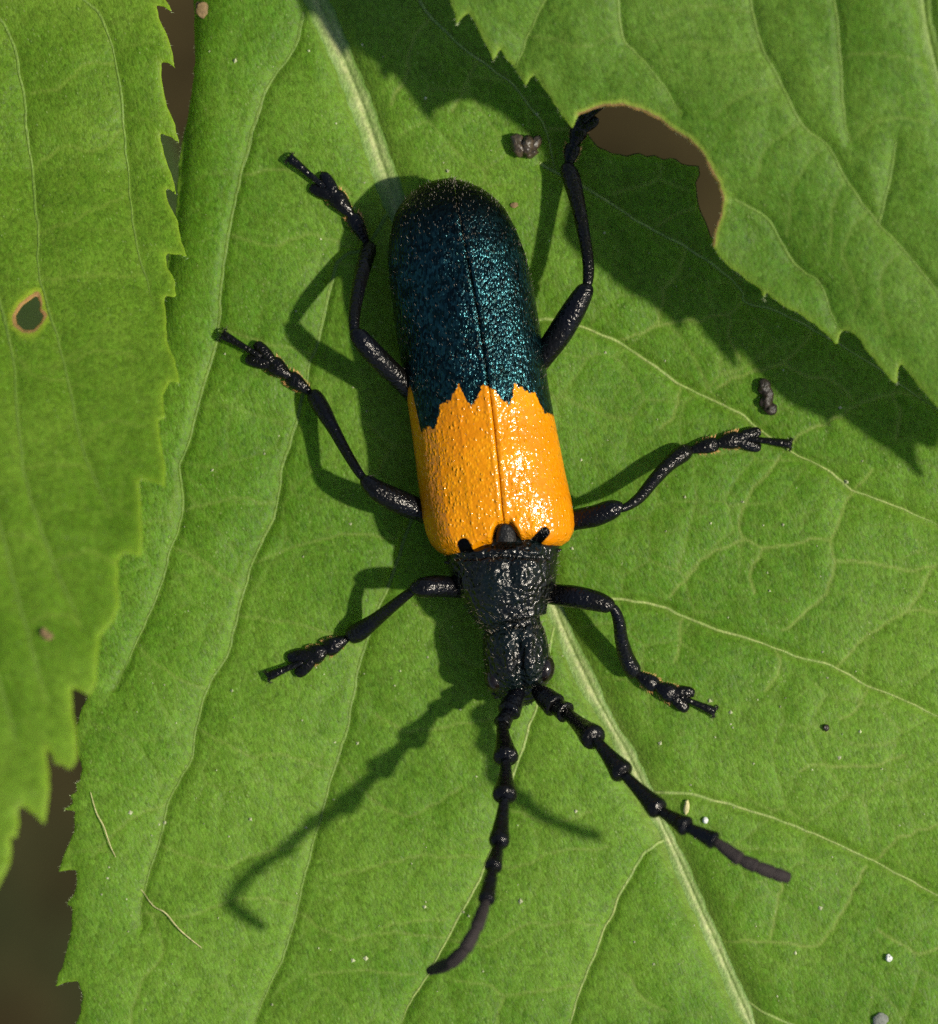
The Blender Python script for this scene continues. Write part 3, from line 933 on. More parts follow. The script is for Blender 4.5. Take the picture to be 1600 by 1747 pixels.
def make_elytron(side):
    tr = right_tr if side > 0 else left_tr
    ns, nt = 300, 120
    u_end = -603.0 if side > 0 else -604.0
    th = math.radians(112) * np.linspace(0, 1, nt) ** 1.45
    # lateral fraction and height fraction of the cross section
    ex = 2 / 1.88
    lat = np.where(th <= np.pi / 2, np.sin(th) ** ex, 1 - 0.30 * (th - np.pi / 2) ** 1.2)
    hgt = np.where(th <= np.pi / 2, np.abs(np.cos(th)) ** ex, -1.05 * np.sin(th - np.pi / 2))
    s = np.linspace(0, 1, ns)
    s = s ** 1.0
    # denser at both ends
    s = 0.5 - 0.5 * np.cos(np.pi * (0.04 + 0.96 * s)) if False else (0.65 * s + 0.35 * (0.5 - 0.5 * np.cos(np.pi * s)))
    uf = 28.0 * smooth01((lat - 0.07) / 0.17) + (17.0 if side > 0 else 12.0) * smooth01((lat - 0.28) / 0.40)       # front edge runs forward towards the shoulder
    U = uf[None] + (u_end - uf[None]) * s[:, None]
    vs = seam_v(U)
    ve = edge_v(tr, np.clip(U, u_end, 46))
    W = np.abs(ve - vs)
    # close the tail roundly
    tailf = np.clip((U - u_end) / 75.0, 0, 1)
    round_t = np.sqrt(np.clip(1 - (1 - tailf) ** 2, 0, 1))
    V = vs + side * W * lat[None]
    top = body_top(U)
    zb = ZBASE - 0.12 * (1 - round_t)
    frontf = np.clip((uf[None] - U) / 22.0, 0, 1)
    round_f = 0.45 + 0.55 * np.sqrt(np.clip(1 - (1 - frontf) ** 2, 0, 1))
    H = (top - zb) * round_t * round_f
    Zz = zb + H * np.where(hgt[None] > 0, hgt[None], hgt[None] * 0.62)
    # raised ribs, sunken seam
    arc = np.abs(V - vs)
    for r0 in (0.40, 0.70):
        Zz = Zz + 0.009 * np.exp(-((lat[None] - r0) / 0.016) ** 2) * smooth01((U + 420) / 200) * round_f
    Zz = Zz - 0.035 * np.exp(-(arc / 1.2)) + 0.014 * np.exp(-((arc - 7) / 4.0) ** 2)
    # shoulder hump
    Zz = Zz + 0.05 * np.exp(-((lat[None] - 0.72) / 0.16) ** 2) * np.exp(-((U + 10) / 50) ** 2)
    Zz = Zz + 0.012 * wavy(U / 22, V / 22, 5 + side, 1.0)
    V = V + side * 0.12
    pxx, pyy = px_of(U, V)
    pos = Pv(pxx, pyy, Zz)
    pos = pos.reshape(-1, 3)
    zig_u = np.interp(V, zig_uv[zo, 1], zig_uv[zo, 0])
    band = (U - zig_u) / 100.0
    # the black bars on the shoulders
    spots = []
    for a, b, r in (((929, 908), (914, 924), 9.0), ((791, 929), (797, 942), 11.0)):
        ua, ub = uv_of([a])[0], uv_of([b])[0]
        d = seg_dist(U.ravel(), V.ravel(), [ua, ub]).reshape(U.shape) - r
        spots.append(d)
    spot = np.minimum.reduce(spots) / 100.0
    luv = np.stack([V / 100, U / 100, Zz], -1).reshape(-1, 3)
    # sink the bars a little
    i = np.arange(ns * nt).reshape(ns, nt)
    F = np.stack([i[:-1, :-1].ravel(), i[:-1, 1:].ravel(), i[1:, 1:].ravel(), i[1:, :-1].ravel()], 1)
    if side > 0:
        F = F[:, ::-1]
    pos[:, 2] -= 0.012 * smooth01((0.02 - spot.ravel()) / 0.06)
    ob = np_mesh('elytron', pos - BO, F[:, ::-1], M_elytra, beetle, attrs={'band': band.ravel(), 'spot': spot.ravel(), 'luv': luv, 'luv_u': U.ravel() / 100})
    return ob, pos, i


ely_r, ely_r_pos, ely_idx = make_elytron(1)
ely_l, ely_l_pos, _ = make_elytron(-1)


def ring_loft(st, n_long, n_round, expo=2.3):
    """st rows: cx, cy, half-width left, half-width right, z top, z side, z bottom (px, px, px, px, units ...)"""
    st = catmull(np.asarray(st, float), n_long)
    n = len(st)
    tang = np.gradient(st[:, :2], axis=0)
    tang = np.stack([np.convolve(np.pad(tang[:, k], 10, mode='edge'), np.ones(21) / 21, 'valid') for k in (0, 1)], 1)
    tang /= np.linalg.norm(tang, axis=1)[:, None]
    nr = np.stack([tang[:, 1], -tang[:, 0]], 1)       # to the picture's right when heading down
    a = np.linspace(0, 2 * np.pi, n_round, endpoint=False)
    ca, sa = np.cos(a), np.sin(a)
    e = 2 / expo
    lx = np.sign(ca) * np.abs(ca) ** e
    lz = np.sign(sa) * np.abs(sa) ** e
    w = np.where(lx[None] > 0, st[:, 3:4], st[:, 2:3])
    PX = st[:, 0:1] + nr[:, 0:1] * w * lx[None]
    PY = st[:, 1:2] + nr[:, 1:2] * w * lx[None]
    ZZ = st[:, 5:6] + np.where(lz[None] > 0, (st[:, 4:5] - st[:, 5:6]) * lz[None], (st[:, 5:6] - st[:, 6:7]) * lz[None])
    return PX, PY, ZZ


def grid_faces(n, k, off0=0):
    i = np.arange(n - 1)[:, None] * k
    j = np.arange(k)[None]
    jn = (j + 1) % k
    return np.stack([(i + j).ravel(), (i + jn).ravel(), (i + k + jn).ravel(), (i + k + j).ravel()], 1) + off0


# body: abdomen, thorax, collar, head - one continuous skin
st = [
    # cx, cy, wl, wr, ztop, zside, zbot
    (764, 330, 4, 4, 0.95, 0.85, 0.72), (768, 345, 45, 45, 1.02, 0.82, 0.55), (780, 420, 92, 92, 1.22, 0.80, 0.40), (800, 540, 104, 104, 1.32, 0.80, 0.34), (822, 680, 108, 108, 1.36, 0.80, 0.30),
    (842, 800, 112, 112, 1.36, 0.80, 0.28), (852, 870, 112, 112, 1.36, 0.80, 0.28), (857, 905, 104, 102, 1.40, 0.82, 0.30), (859, 926, 97, 95, 1.50, 0.84, 0.32), (860, 938, 99, 95, 1.60, 0.85, 0.33),
    (861, 950, 99, 92, 1.64, 0.86, 0.34), (863, 972, 95, 88, 1.66, 0.87, 0.34), (866, 1000, 86, 83, 1.64, 0.88, 0.34), (868, 1020, 77, 73, 1.58, 0.88, 0.34), (870, 1038, 68, 66, 1.50, 0.88, 0.36),
    (872, 1050, 62, 62, 1.46, 0.88, 0.38), (873, 1057, 57, 58, 1.45, 0.88, 0.39), (874, 1062, 51, 49, 1.33, 0.87, 0.42), (876, 1069, 50, 47, 1.30, 0.86, 0.43), (878, 1081, 55, 51, 1.35, 0.85, 0.40), (880, 1098, 57, 54, 1.38, 0.84, 0.38),
    (882, 1120, 57, 56, 1.37, 0.82, 0.36), (883, 1142, 56, 56, 1.31, 0.80, 0.34), (883, 1160, 55, 53, 1.22, 0.77, 0.33), (883, 1175, 47, 46, 1.10, 0.74, 0.32), (883, 1186, 39, 37, 0.98, 0.70, 0.32), (882, 1195, 30, 27, 0.86, 0.64, 0.33), (881, 1202, 18, 15, 0.72, 0.58, 0.36), (881, 1205, 4, 4, 0.64, 0.56, 0.45)]
PX, PY, ZZ = ring_loft(st, 14, 128)
# furrow along the head, bumpy thorax
uu, vv = ((PX - 884) * 0.996 + (PY - 1130) * 0.06), PY
top = smooth01((ZZ - 0.95) / 0.25)
ZZ = ZZ - top * 0.10 * np.exp(-((PX - (886 + (PY - 1130) * 0.08)) / 8) ** 2) * smooth01((PY - 1075) / 30) * (1 - smooth01((PY - 1175) / 20))
ZZ = ZZ + top * 0.05 * np.exp(-((PX - (867 + (PY - 1130) * 0.06)) / 11) ** 2) * np.exp(-((PY - 1128) / 40) ** 2)
ZZ = ZZ + top * 0.05 * np.exp(-((PX - (907 + (PY - 1130) * 0.06)) / 11) ** 2) * np.exp(-((PY - 1128) / 40) ** 2)
ZZ = ZZ + top * 0.05 * np.exp(-((PX - 850) / 16) ** 2) * np.exp(-((PY - 985) / 28) ** 2) + top * 0.05 * np.exp(-((PX - 893) / 16) ** 2) * np.exp(-((PY - 980) / 28) ** 2)
ZZ = ZZ - top * 0.045 * np.exp(-((PX - 870) / 8) ** 2) * np.exp(-((PY - 985) / 34) ** 2)
ZZ = ZZ - top * 0.05 * np.exp(-((PY - (948 + 4 * np.abs(PX - 860) / 80)) / 5) ** 2)
ZZ = ZZ + 0.006 * wavy(PX / 9, PY / 9, 66, 1.0)
PX = PX + 0.8 * wavy(PY / 7, ZZ * 14, 67, 1.0)
body_pos = Pv(PX, PY, ZZ).reshape(-1, 3)
bF = grid_faces(PX.shape[0], PX.shape[1])
# hind corners of the thorax: small pointed spurs, joined to the same skin
extra_v, extra_f = [], []
nb0 = len(body_pos)


def tube(path, n_round=16, cap=True, up=(0, 0, 1)):
    """path rows: x, y, z (units), radius across, radius vertical -> verts, faces"""
    path = np.asarray(path, float)
    n = len(path)
    t = np.gradient(path[:, :3], axis=0)
    t /= np.linalg.norm(t, axis=1)[:, None] + 1e-9
    upv = np.tile(np.array(up, float), (n, 1))
    lat = np.cross(t, upv)
    ll = np.linalg.norm(lat, axis=1)
    lat[ll < 0.15] = np.array([1.0, 0, 0])
    lat /= np.linalg.norm(lat, axis=1)[:, None]
    u2 = np.cross(lat, t)
    a = np.linspace(0, 2 * np.pi, n_round, endpoint=False)
    V = path[:, None, :3] + lat[:, None, :] * (path[:, 3:4] * np.cos(a))[..., None] + u2[:, None, :] * (path[:, 4:5] * np.sin(a))[..., None]
    V = V.reshape(-1, 3)
    F = grid_faces(n, n_round)
    V = np.vstack([V, path[0, :3], path[-1, :3]])
    j = np.arange(n_round)
    jn = (j + 1) % n_round
    c0, c1 = n * n_round, n * n_round + 1
    tri = np.vstack([np.stack([jn, j, np.full(n_round, c0)], 1), np.stack([(n - 1) * n_round + j, (n - 1) * n_round + jn, np.full(n_round, c1)], 1)])
    return V, F, tri


class Join:
    def __init__(self):
        self.v, self.q, self.t, self.n = [], [], [], 0

    def add(self, V, F, tri=None):
        self.v.append(V)
        self.q.append(F + self.n)
        if tri is not None:
            self.t.append(tri + self.n)
        self.n += len(V)

    def build(self, name, mat, parent, o3=BO):
        f = [np.vstack(self.q)]
        if self.t:
            f.append(np.vstack(self.t))
        return np_mesh(name, np.vstack(self.v) - o3, f, mat, parent)


jb = Join()
jb.add(body_pos, bF)
for a, b in (((940, 944), (958, 937)), ((774, 962), (757, 959))):
    p0, p1 = P(a[0], a[1], 1.02), P(b[0], b[1], 1.04)
    row = [np.r_[p0 + (p1 - p0) * t, 0.07 * (1 - t) + 0.012, 0.08 * (1 - t) + 0.012] for t in np.linspace(0, 1, 6)]
    jb.add(*tube(row, 10))
# mouthparts in front of the head
for a, b, r in (((866, 1192), (858, 1200), 0.09), ((900, 1192), (897, 1201), 0.08), ((845, 1180), (848, 1192), 0.07)):
    p0, p1 = P(a[0], a[1], 0.68), P(b[0], b[1], 0.55)
    row = [np.r_[p0 + (p1 - p0) * t, r * math.sqrt(max(0.02, 1 - t ** 3)), r * math.sqrt(max(0.02, 1 - t ** 3))] for t in np.linspace(0, 1, 8)]
    jb.add(*tube(row, 12))
body = jb.build('body', M_black, beetle)


def blob(name, c, r, mat, parent, n=24, k=20, rot=0.0, bumpy=0.0, o3=BO, seed=0):
    a = np.linspace(0, 2 * np.pi, n, endpoint=False)
    e = np.linspace(-np.pi / 2, np.pi / 2, k)
    x = np.cos(e)[:, None] * np.cos(a)[None]
    y = np.cos(e)[:, None] * np.sin(a)[None]
    z = np.sin(e)[:, None] + 0 * a[None]
    if bumpy:
        f = 1 + bumpy * wavy(x * 3 + z * 2, y * 3 - z, 200 + seed, 1.0)
        x, y, z = x * f, y * f, z * f
    x, y, z = x * r[0], y * r[1], z * r[2]
    X = x * math.cos(rot) - y * math.sin(rot)
    Y = x * math.sin(rot) + y * math.cos(rot)
    V = np.stack([X.ravel() + c[0], Y.ravel() + c[1], z.ravel() + c[2]], 1)
    return np_mesh(name, V - o3, grid_faces(k, n), mat, parent)


blob('eye', P(929, 1141, 0.93), (0.175, 0.24, 0.23), M_eye, beetle, rot=-0.1)
blob('eye', P(843, 1158, 0.92), (0.170, 0.225, 0.22), M_eye, beetle, rot=0.1)
# scutellum: little rounded shield between the wing cases
sc = []
sx = np.linspace(-1, 1, 25)
sy = np.linspace(0, 1, 25)
gx2, gy2 = np.meshgrid(sx, sy)
half = 16 * np.sqrt(np.clip(1 - (gy2 * 0.98) ** 2.6, 0, 1)) + 1.0
spx, spy = 862 + gx2 * half + (1 - gy2) * 2, 924 - gy2 * 30
sz = 1.70 + 0.055 * (1 - gx2 ** 2) * (1 - gy2 ** 2) ** 0.5 - 0.05 * gx2 ** 6 + 0.02 * gy2
spos = Pv(spx, spy, sz).reshape(-1, 3)
si = np.arange(625).reshape(25, 25)
np_mesh('scutellum', spos - BO, np.stack([si[:-1, :-1].ravel(), si[:-1, 1:].ravel(), si[1:, 1:].ravel(), si[1:, :-1].ravel()], 1), M_scut, beetle)


def mainz(px, py):
    p = P(px, py)
    return float(leaf_main.height(np.array([p[0]]), np.array([p[1]]))[0])


def limb_path(rows, step=0.018):
    """rows px,py,z,width px,height factor -> dense path with smooth position and radius"""
    rows = np.asarray(rows, float)
    d = catmull(rows, 14)
    out = np.zeros((len(d), 5))
    for i, (px, py, z, w, h) in enumerate(d):
        out[i, :3] = P(px, py, z)
        out[i, 3] = max(w, 1.0) / 200.0
        out[i, 4] = max(w, 1.0) / 200.0 * h
    return out


def hairs(name, pts, dirs, length, rad, mat, parent, o3=BO):
    pts, dirs = np.asarray(pts), np.asarray(dirs)
    n = len(pts)
    dirs = dirs / (np.linalg.norm(dirs, axis=1)[:, None] + 1e-9)
    ref = np.where(np.abs(dirs[:, 2:3]) > 0.9, np.array([[1.0, 0, 0]]), np.array([[0, 0, 1.0]]))
    a = np.cross(dirs, ref)
    a /= np.linalg.norm(a, axis=1)[:, None]
    b = np.cross(dirs, a)
    L = length if np.ndim(length) else np.full(n, length)
    V = np.empty((n, 4, 3))
    for k in range(3):
        an = k * 2.0944
        V[:, k] = pts + rad * (a * math.cos(an) + b * math.sin(an))
    V[:, 3] = pts + dirs * L[:, None]
    i = np.arange(n)[:, None] * 4
    F = np.vstack([i + np.array([[0, 1, 3]]), i + np.array([[1, 2, 3]]), i + np.array([[2, 0, 3]])])
    o = np_mesh(name, V.reshape(-1, 3) - o3, F, mat, parent, smooth=False)
    o['kind'] = 'stuff'
    return o


def mesh_samples(ob, n, r, zmin=-0.1):
    me = ob.data
    co = np.empty(len(me.vertices) * 3, np.float32)
    no = np.empty(len(me.vertices) * 3, np.float32)
    me.vertices.foreach_get('co', co)
    me.vertex_normals.foreach_get('vector', no)
    co, no = co.reshape(-1, 3), no.reshape(-1, 3)
    k = np.nonzero(no[:, 2] > zmin)[0]
    k = r.choice(k, n)
    return co[k] + BO, no[k]


def make_leg(femur, tibia, tarsus, claws, hair_seed):
    """femur/tibia: rows (px, py, z above leaf, width); tarsus: joint points; claws: hook end points"""
    def lift(r):
        return (r[0], r[1], r[2] + mainz(r[0], r[1]) * 0.6, r[3], 1.0)
    jl = Join()
    rows = [lift(r) for r in femur]
    jl.add(*tube(limb_path(rows), 20))
    rows = [lift(r) for r in tibia]
    jl.add(*tube(limb_path(rows), 18))
    # tarsal joints: heart-shaped pads overlapping each other, the third split in two lobes, then the slim claw joint
    pads = []
    T = [np.array(t, float) for t in tarsus]
    for k in range(len(T) - 1):
        a, b = T[k], T[k + 1]
        w0, w1 = a[3], b[3]
        last = k == len(T) - 2
        dirn = (b[:2] - a[:2]) / np.linalg.norm(b[:2] - a[:2])
        nrm = np.array([-dirn[1], dirn[0]])
        za, zb_ = a[2] + mainz(*a[:2]), b[2] + mainz(*b[:2])
        if last:
            rows = [(*(a[:2] - dirn * 12), za + 0.05, 9, 1), (*a[:2], za + 0.05, 10, 1), (*(a[:2] * 0.5 + b[:2] * 0.5), (za + zb_) / 2 + 0.04, 12, 1), (*b[:2], zb_ + 0.02, 16, 0.9), (*(b[:2] + dirn * 4), zb_, 9, 0.9)]
            jl.add(*tube(limb_path(rows), 14))
            for s in (-1, 1):
                hk = [(*(b[:2] + nrm * s * 3), zb_ + 0.02, 7, 1), (*(b[:2] + dirn * 5 + nrm * s * 5), zb_ + 0.03, 6, 1), (*(b[:2] + dirn * 7 + nrm * s * 8), zb_ - 0.02, 4, 1), (*(b[:2] + dirn * 4 + nrm * s * 12), zb_ - 0.08, 1.5, 1)]
                jl.add(*tube(limb_path(hk), 8))
        elif k == len(T) - 3:
            for s in (-1, 1):
                lo = [(*a[:2], za, w0 * 0.6, 0.8), (*(a[:2] * 0.5 + b[:2] * 0.5 + nrm * s * w1 * 0.22), (za + zb_) / 2, w1 * 0.62, 0.7), (*(b[:2] + nrm * s * w1 * 0.36), zb_ - 0.01, w1 * 0.56, 0.6), (*(b[:2] + dirn * 8 + nrm * s * w1 * 0.38), zb_ - 0.02, w1 * 0.3, 0.5)]
                jl.add(*tube(limb_path(lo), 12))
        else:
            lo = [(*a[:2], za, 10, 0.9), (*(a[:2] * 0.65 + b[:2] * 0.35), za * 0.6 + zb_ * 0.4, w1 * 0.66, 0.85), (*(a[:2] * 0.25 + b[:2] * 0.75), zb_, w1 * 0.98, 0.75), (*(b[:2] + dirn * 2), zb_ - 0.02, w1 * 0.95, 0.65), (*(b[:2] + dirn * 7), zb_ - 0.03, w1 * 0.55, 0.5)]
            jl.add(*tube(limb_path(lo), 14))
        if not last:
            pads.append((a, b, za, zb_, dirn, nrm, w1 * 1.08))
    leg = jl.build('leg', M_limb, beetle)
    r = np.random.default_rng(hair_seed)
    # bristles on femur and tibia
    pts, nor = mesh_samples(leg, 120, r, -0.9)
    hairs('pale_bristles', pts, nor * 0.9 + r.normal(0, 0.35, nor.shape), r.uniform(0.05, 0.10, len(pts)), 0.005, M_seta_pale, leg)
    pts, nor = mesh_samples(leg, 420, r, -0.9)
    dr = nor * 0.9 + r.normal(0, 0.35, nor.shape)
    hairs('bristles', pts, dr, r.uniform(0.05, 0.12, len(pts)), 0.006, M_seta_pale if False else M_seta_dark, leg)
    tp, td = [], []
    for a, b, za, zb_, dirn, nrm, w1 in pads:
        for s in (-1, 1):
            for q in range(34):
                f = r.uniform(0.25, 1.08)
                base = a[:2] + (b[:2] - a[:2]) * f + nrm * s * w1 * 0.36 * min(1, f + 0.25)
                tp.append(P(base[0], base[1], za + (zb_ - za) * f - 0.02))
                d2 = nrm * s * 0.8 + dirn * 0.8
                td.append((d2[0] + r.normal(0, 0.2), -d2[1] + r.normal(0, 0.2), -0.15 + r.normal(0, 0.2)))
    hairs('pad_fringe', tp, td, r.uniform(0.05, 0.11, len(tp)), 0.010, M_seta_tan, leg)
    return leg


# hind left
make_leg([(720, 690, 0.72, 30), (688, 654, 0.95, 34), (655, 622, 1.20, 37), (625, 590, 1.36, 35), (610, 570, 1.40, 28), (607, 562, 1.38, 14)],
         [(607, 577, 1.36, 12), (604, 560, 1.32, 17), (605, 530, 1.14, 21), (612, 490, 0.82, 24), (622, 450, 0.50, 27), (629, 425, 0.28, 27), (630, 416, 0.20, 14)],
         [(628, 418, 0.16, 12), (603, 372, 0.14, 26), (572, 335, 0.12, 32), (545, 312, 0.10, 36), (498, 273, 0.12, 14)], None, 101)
# middle left
make_leg([(760, 890, 0.62, 34), (720, 872, 0.78, 38), (680, 856, 0.92, 42), (645, 838, 1.00, 36), (626, 822, 1.0, 26), (618, 814, 0.98, 12)],
         [(626, 822, 0.97, 12), (612, 806, 0.93, 15), (590, 770, 0.72, 18), (568, 730, 0.50, 22), (548, 695, 0.32, 29), (536, 676, 0.22, 27), (531, 670, 0.18, 14)],
         [(533, 673, 0.14, 12), (497, 645, 0.13, 27), (466, 622, 0.11, 32), (434, 602, 0.10, 36), (385, 574, 0.12, 14)], None, 102)
# front left
make_leg([(810, 1010, 0.70, 30), (780, 1003, 0.90, 34), (750, 1000, 1.08, 37), (725, 1002, 1.16, 36), (708, 1004, 1.16, 26), (702, 1006, 1.14, 12)],
         [(712, 1004, 1.12, 12), (698, 1012, 1.08, 16), (670, 1034, 0.85, 20), (640, 1058, 0.55, 25), (612, 1078, 0.30, 33), (598, 1085, 0.20, 28), (592, 1088, 0.18, 12)],
         [(596, 1087, 0.15, 12), (560, 1106, 0.14, 30), (535, 1118, 0.12, 34), (505, 1134, 0.10, 38), (462, 1152, 0.10, 14)], None, 103)
# hind right
make_leg([(905, 640, 0.72, 30), (930, 604, 0.88, 38), (955, 568, 1.02, 43), (980, 527, 1.12, 40), (998, 495, 1.14, 30), (1002, 484, 1.12, 14)],
         [(998, 494, 1.10, 12), (1003, 478, 1.08, 18), (1003, 445, 0.98, 20), (995, 395, 0.80, 22), (985, 345, 0.60, 26), (975, 305, 0.44, 31), (968, 287, 0.36, 26), (966, 280, 0.32, 12)],
         [(968, 286, 0.30, 12), (977, 252, 0.24, 27), (988, 222, 0.20, 30), (1004, 200, 0.18, 32), (1040, 166, 0.16, 13)], None, 104)
# middle right
make_leg([(945, 895, 0.62, 34), (985, 886, 0.78, 36), (1015, 880, 0.88, 37), (1042, 870, 0.94, 34), (1056, 866, 0.95, 24), (1062, 866, 0.94, 12)],
         [(1052, 868, 0.92, 12), (1066, 866, 0.90, 14), (1090, 850, 0.74, 19), (1115, 820, 0.55, 22), (1140, 793, 0.38, 25), (1163, 775, 0.26, 30), (1174, 768, 0.20, 24), (1178, 766, 0.18, 12)],
         [(1172, 770, 0.15, 12), (1218, 758, 0.14, 26), (1256, 750, 0.12, 30), (1290, 750, 0.10, 34), (1343, 757, 0.10, 14)], None, 105)
# front right
make_leg([(905, 1005, 0.70, 30), (945, 1014, 0.86, 36), (980, 1018, 0.95, 38), (1015, 1025, 0.98, 35), (1038, 1033, 0.98, 27), (1046, 1037, 0.96, 13)],
         [(1036, 1034, 0.96, 12), (1048, 1040, 0.94, 17), (1056, 1062, 0.80, 21), (1060, 1090, 0.58, 23), (1068, 1120, 0.38, 27), (1080, 1144, 0.24, 29), (1088, 1152, 0.18, 13)],
         [(1082, 1147, 0.15, 12), (1115, 1168, 0.14, 28), (1146, 1184, 0.12, 33), (1172, 1194, 0.10, 36), (1214, 1212, 0.10, 14)], None, 106)


def make_antenna(beads, seed):
    """beads: (px, py, z, kind) joint ends from the head outwards"""
    j, jt = Join(), Join()
    n = len(beads)
    for k in range(n - 1):
        a, b = np.array(beads[k][:3], float), np.array(beads[k + 1][:3], float)
        wb, wn, we = [q * (1.12 if k < 7 else 0.93) for q in beads[k + 1][3:6]]          # widths: base, neck, end bulge
        d = b - a
        rows = [(*(a - d * 0.06), wb * 0.8, 1), (*(a + d * 0.05), wb, 1), (*(a + d * 0.38), wn, 1), (*(a + d * 0.68), (wn + we) * 0.5, 1), (*(a + d * 0.90), we, 1), (*(a + d * 1.00), we * 0.92, 1), (*(a + d * 1.06), we * 0.5, 1)]
        (j if k < 7 else jt).add(*tube(limb_path(rows), 16))
    ob = j.build('antenna', M_limb, beetle)
    jt.build('antenna_tip', M_velvet, ob)
    r = np.random.default_rng(seed)
    pts, nor = mesh_samples(ob, 420, r, -0.9)
    hairs('bristles', pts, nor * 0.8 + r.normal(0, 0.4, nor.shape), r.uniform(0.03, 0.07, len(pts)), 0.005, M_seta_dark, ob)
    return ob


make_antenna([(884, 1182, 1.00), (867, 1216, 1.25, 24, 30, 36), (856, 1236, 1.42, 20, 24, 27), (863, 1295, 2.00, 17, 22, 38), (861, 1360, 2.60, 16, 20, 37), (851, 1439, 3.20, 15, 19, 31), (841, 1480, 3.70, 15, 20, 27),
              (829, 1537, 4.15, 15, 20, 26), (813, 1583, 4.66, 16, 22, 25), (793, 1620, 4.78, 18, 24, 26), (769, 1643, 4.58, 20, 25, 25), (734, 1656, 3.50, 21, 24, 18)], 201)
make_antenna([(916, 1178, 1.00), (948, 1205, 1.25, 22, 32, 38), (966, 1216, 1.42, 24, 28, 33), (1014, 1260, 2.25, 18, 23, 39), (1063, 1320, 2.70, 16, 21, 36), (1124, 1382, 3.20, 15, 20, 33), (1172, 1411, 3.55, 15, 20, 30),
              (1220, 1435, 3.75, 15, 20, 27), (1262, 1466, 3.85, 16, 22, 26), (1290, 1478, 3.85, 18, 23, 25), (1318, 1489, 3.78, 20, 23, 24), (1346, 1498, 3.70, 21, 24, 20)], 202)

# downy hair on wing cases, thorax and head
r9 = np.random.default_rng(9)
back = np.array([-AX[0], AX[1], 0.0])       # towards the tail
for ob, nh in ((ely_r, 800), (ely_l, 800)):
    pts, nor = mesh_samples(ob, nh, r9, -0.5)
    uu_ = uv_of(np.stack([pts[:, 0] * 100 + 800, 873.5 - pts[:, 1] * 100], 1))[:, 0]
    kp = (uu_ < -220) | (r9.uniform(0, 1, nh) < 0.25)
    pts, nor = pts[kp], nor[kp]
    nh = len(pts)
    dr = nor * 0.75 + back * 0.8 + r9.normal(0, 0.22, nor.shape)
    hairs('down', pts - nor * 0.01, dr, r9.uniform(0.03, 0.07, nh), 0.0040, M_seta_pale, ob)
pts, nor = mesh_samples(body, 800, r9, -0.4)
keep = pts[:, 1] < P(860, 945)[1]
pts, nor = pts[keep], nor[keep]
hairs('down', pts - nor * 0.01, nor * 0.9 + back * 0.5 + r9.normal(0, 0.3, nor.shape), r9.uniform(0.05, 0.11, len(pts)), 0.005, M_seta_pale, body)

# short stiff hairs along the toothed margins
def margin_hairs(leaf, pts, n, seed):
    r = np.random.default_rng(seed)
    w = np.array([leaf.px(*p)[:2] for p in pts])
    k = r.integers(0, len(w) - 1, n)
    t = r.uniform(0, 1, n)[:, None]
    c = w[k] + (w[k + 1] - w[k]) * t
    d = w[k + 1] - w[k]
    nr = np.stack([-d[:, 1], d[:, 0]], 1)
    nr /= np.linalg.norm(nr, axis=1)[:, None] + 1e-9
    flip = inside(c[:, 0] + nr[:, 0] * 0.03, c[:, 1] + nr[:, 1] * 0.03, w)
    nr[flip] *= -1
    z = leaf.height(c[:, 0], c[:, 1]) - 0.04
    p3 = np.column_stack([c - nr * 0.02, z])
    dr = np.column_stack([nr + d / (np.linalg.norm(d, axis=1)[:, None] + 1e-9) * 0.5, r.normal(0.2, 0.3, n)])
    hairs('margin_hairs', p3, dr, r.uniform(0.03, 0.075, n), 0.0045, M_seta_leaf, leaf.root, o3=np.array(leaf.root.location))


M_seta_leaf = plain('leaf_hair', (0.35, 0.40, 0.20), 0.35, 0.5)
margin_hairs(leaf_up, up_edge + up_bite[1:] + up_rest[:34], 220, 401)
margin_hairs(leaf_left, left_out[:80], 150, 402)
margin_hairs(leaf_main, main_left[2:46], 160, 403)

# ------------------------------------------------------------------ crumbs, fibres and specks on the leaf
M_frass = plain('frass_brown', (0.045, 0.032, 0.018), 0.35, 0.6, 0.5, 9)
M_frass2 = plain('frass_black', (0.022, 0.016, 0.010), 0.45, 0.4, 0.5, 9)
M_white = plain('chalk_white', (0.55, 0.56, 0.50), 0.5, 0.4, 0.15)
M_tan = plain('straw_tan', (0.40, 0.37, 0.16), 0.5, 0.4, 0.2)
M_grey = plain('ash_grey', (0.16, 0.17, 0.14), 0.7, 0.2, 0.2)
M_brown = plain('rust_brown', (0.18, 0.12, 0.055), 0.7, 0.2, 0.25)


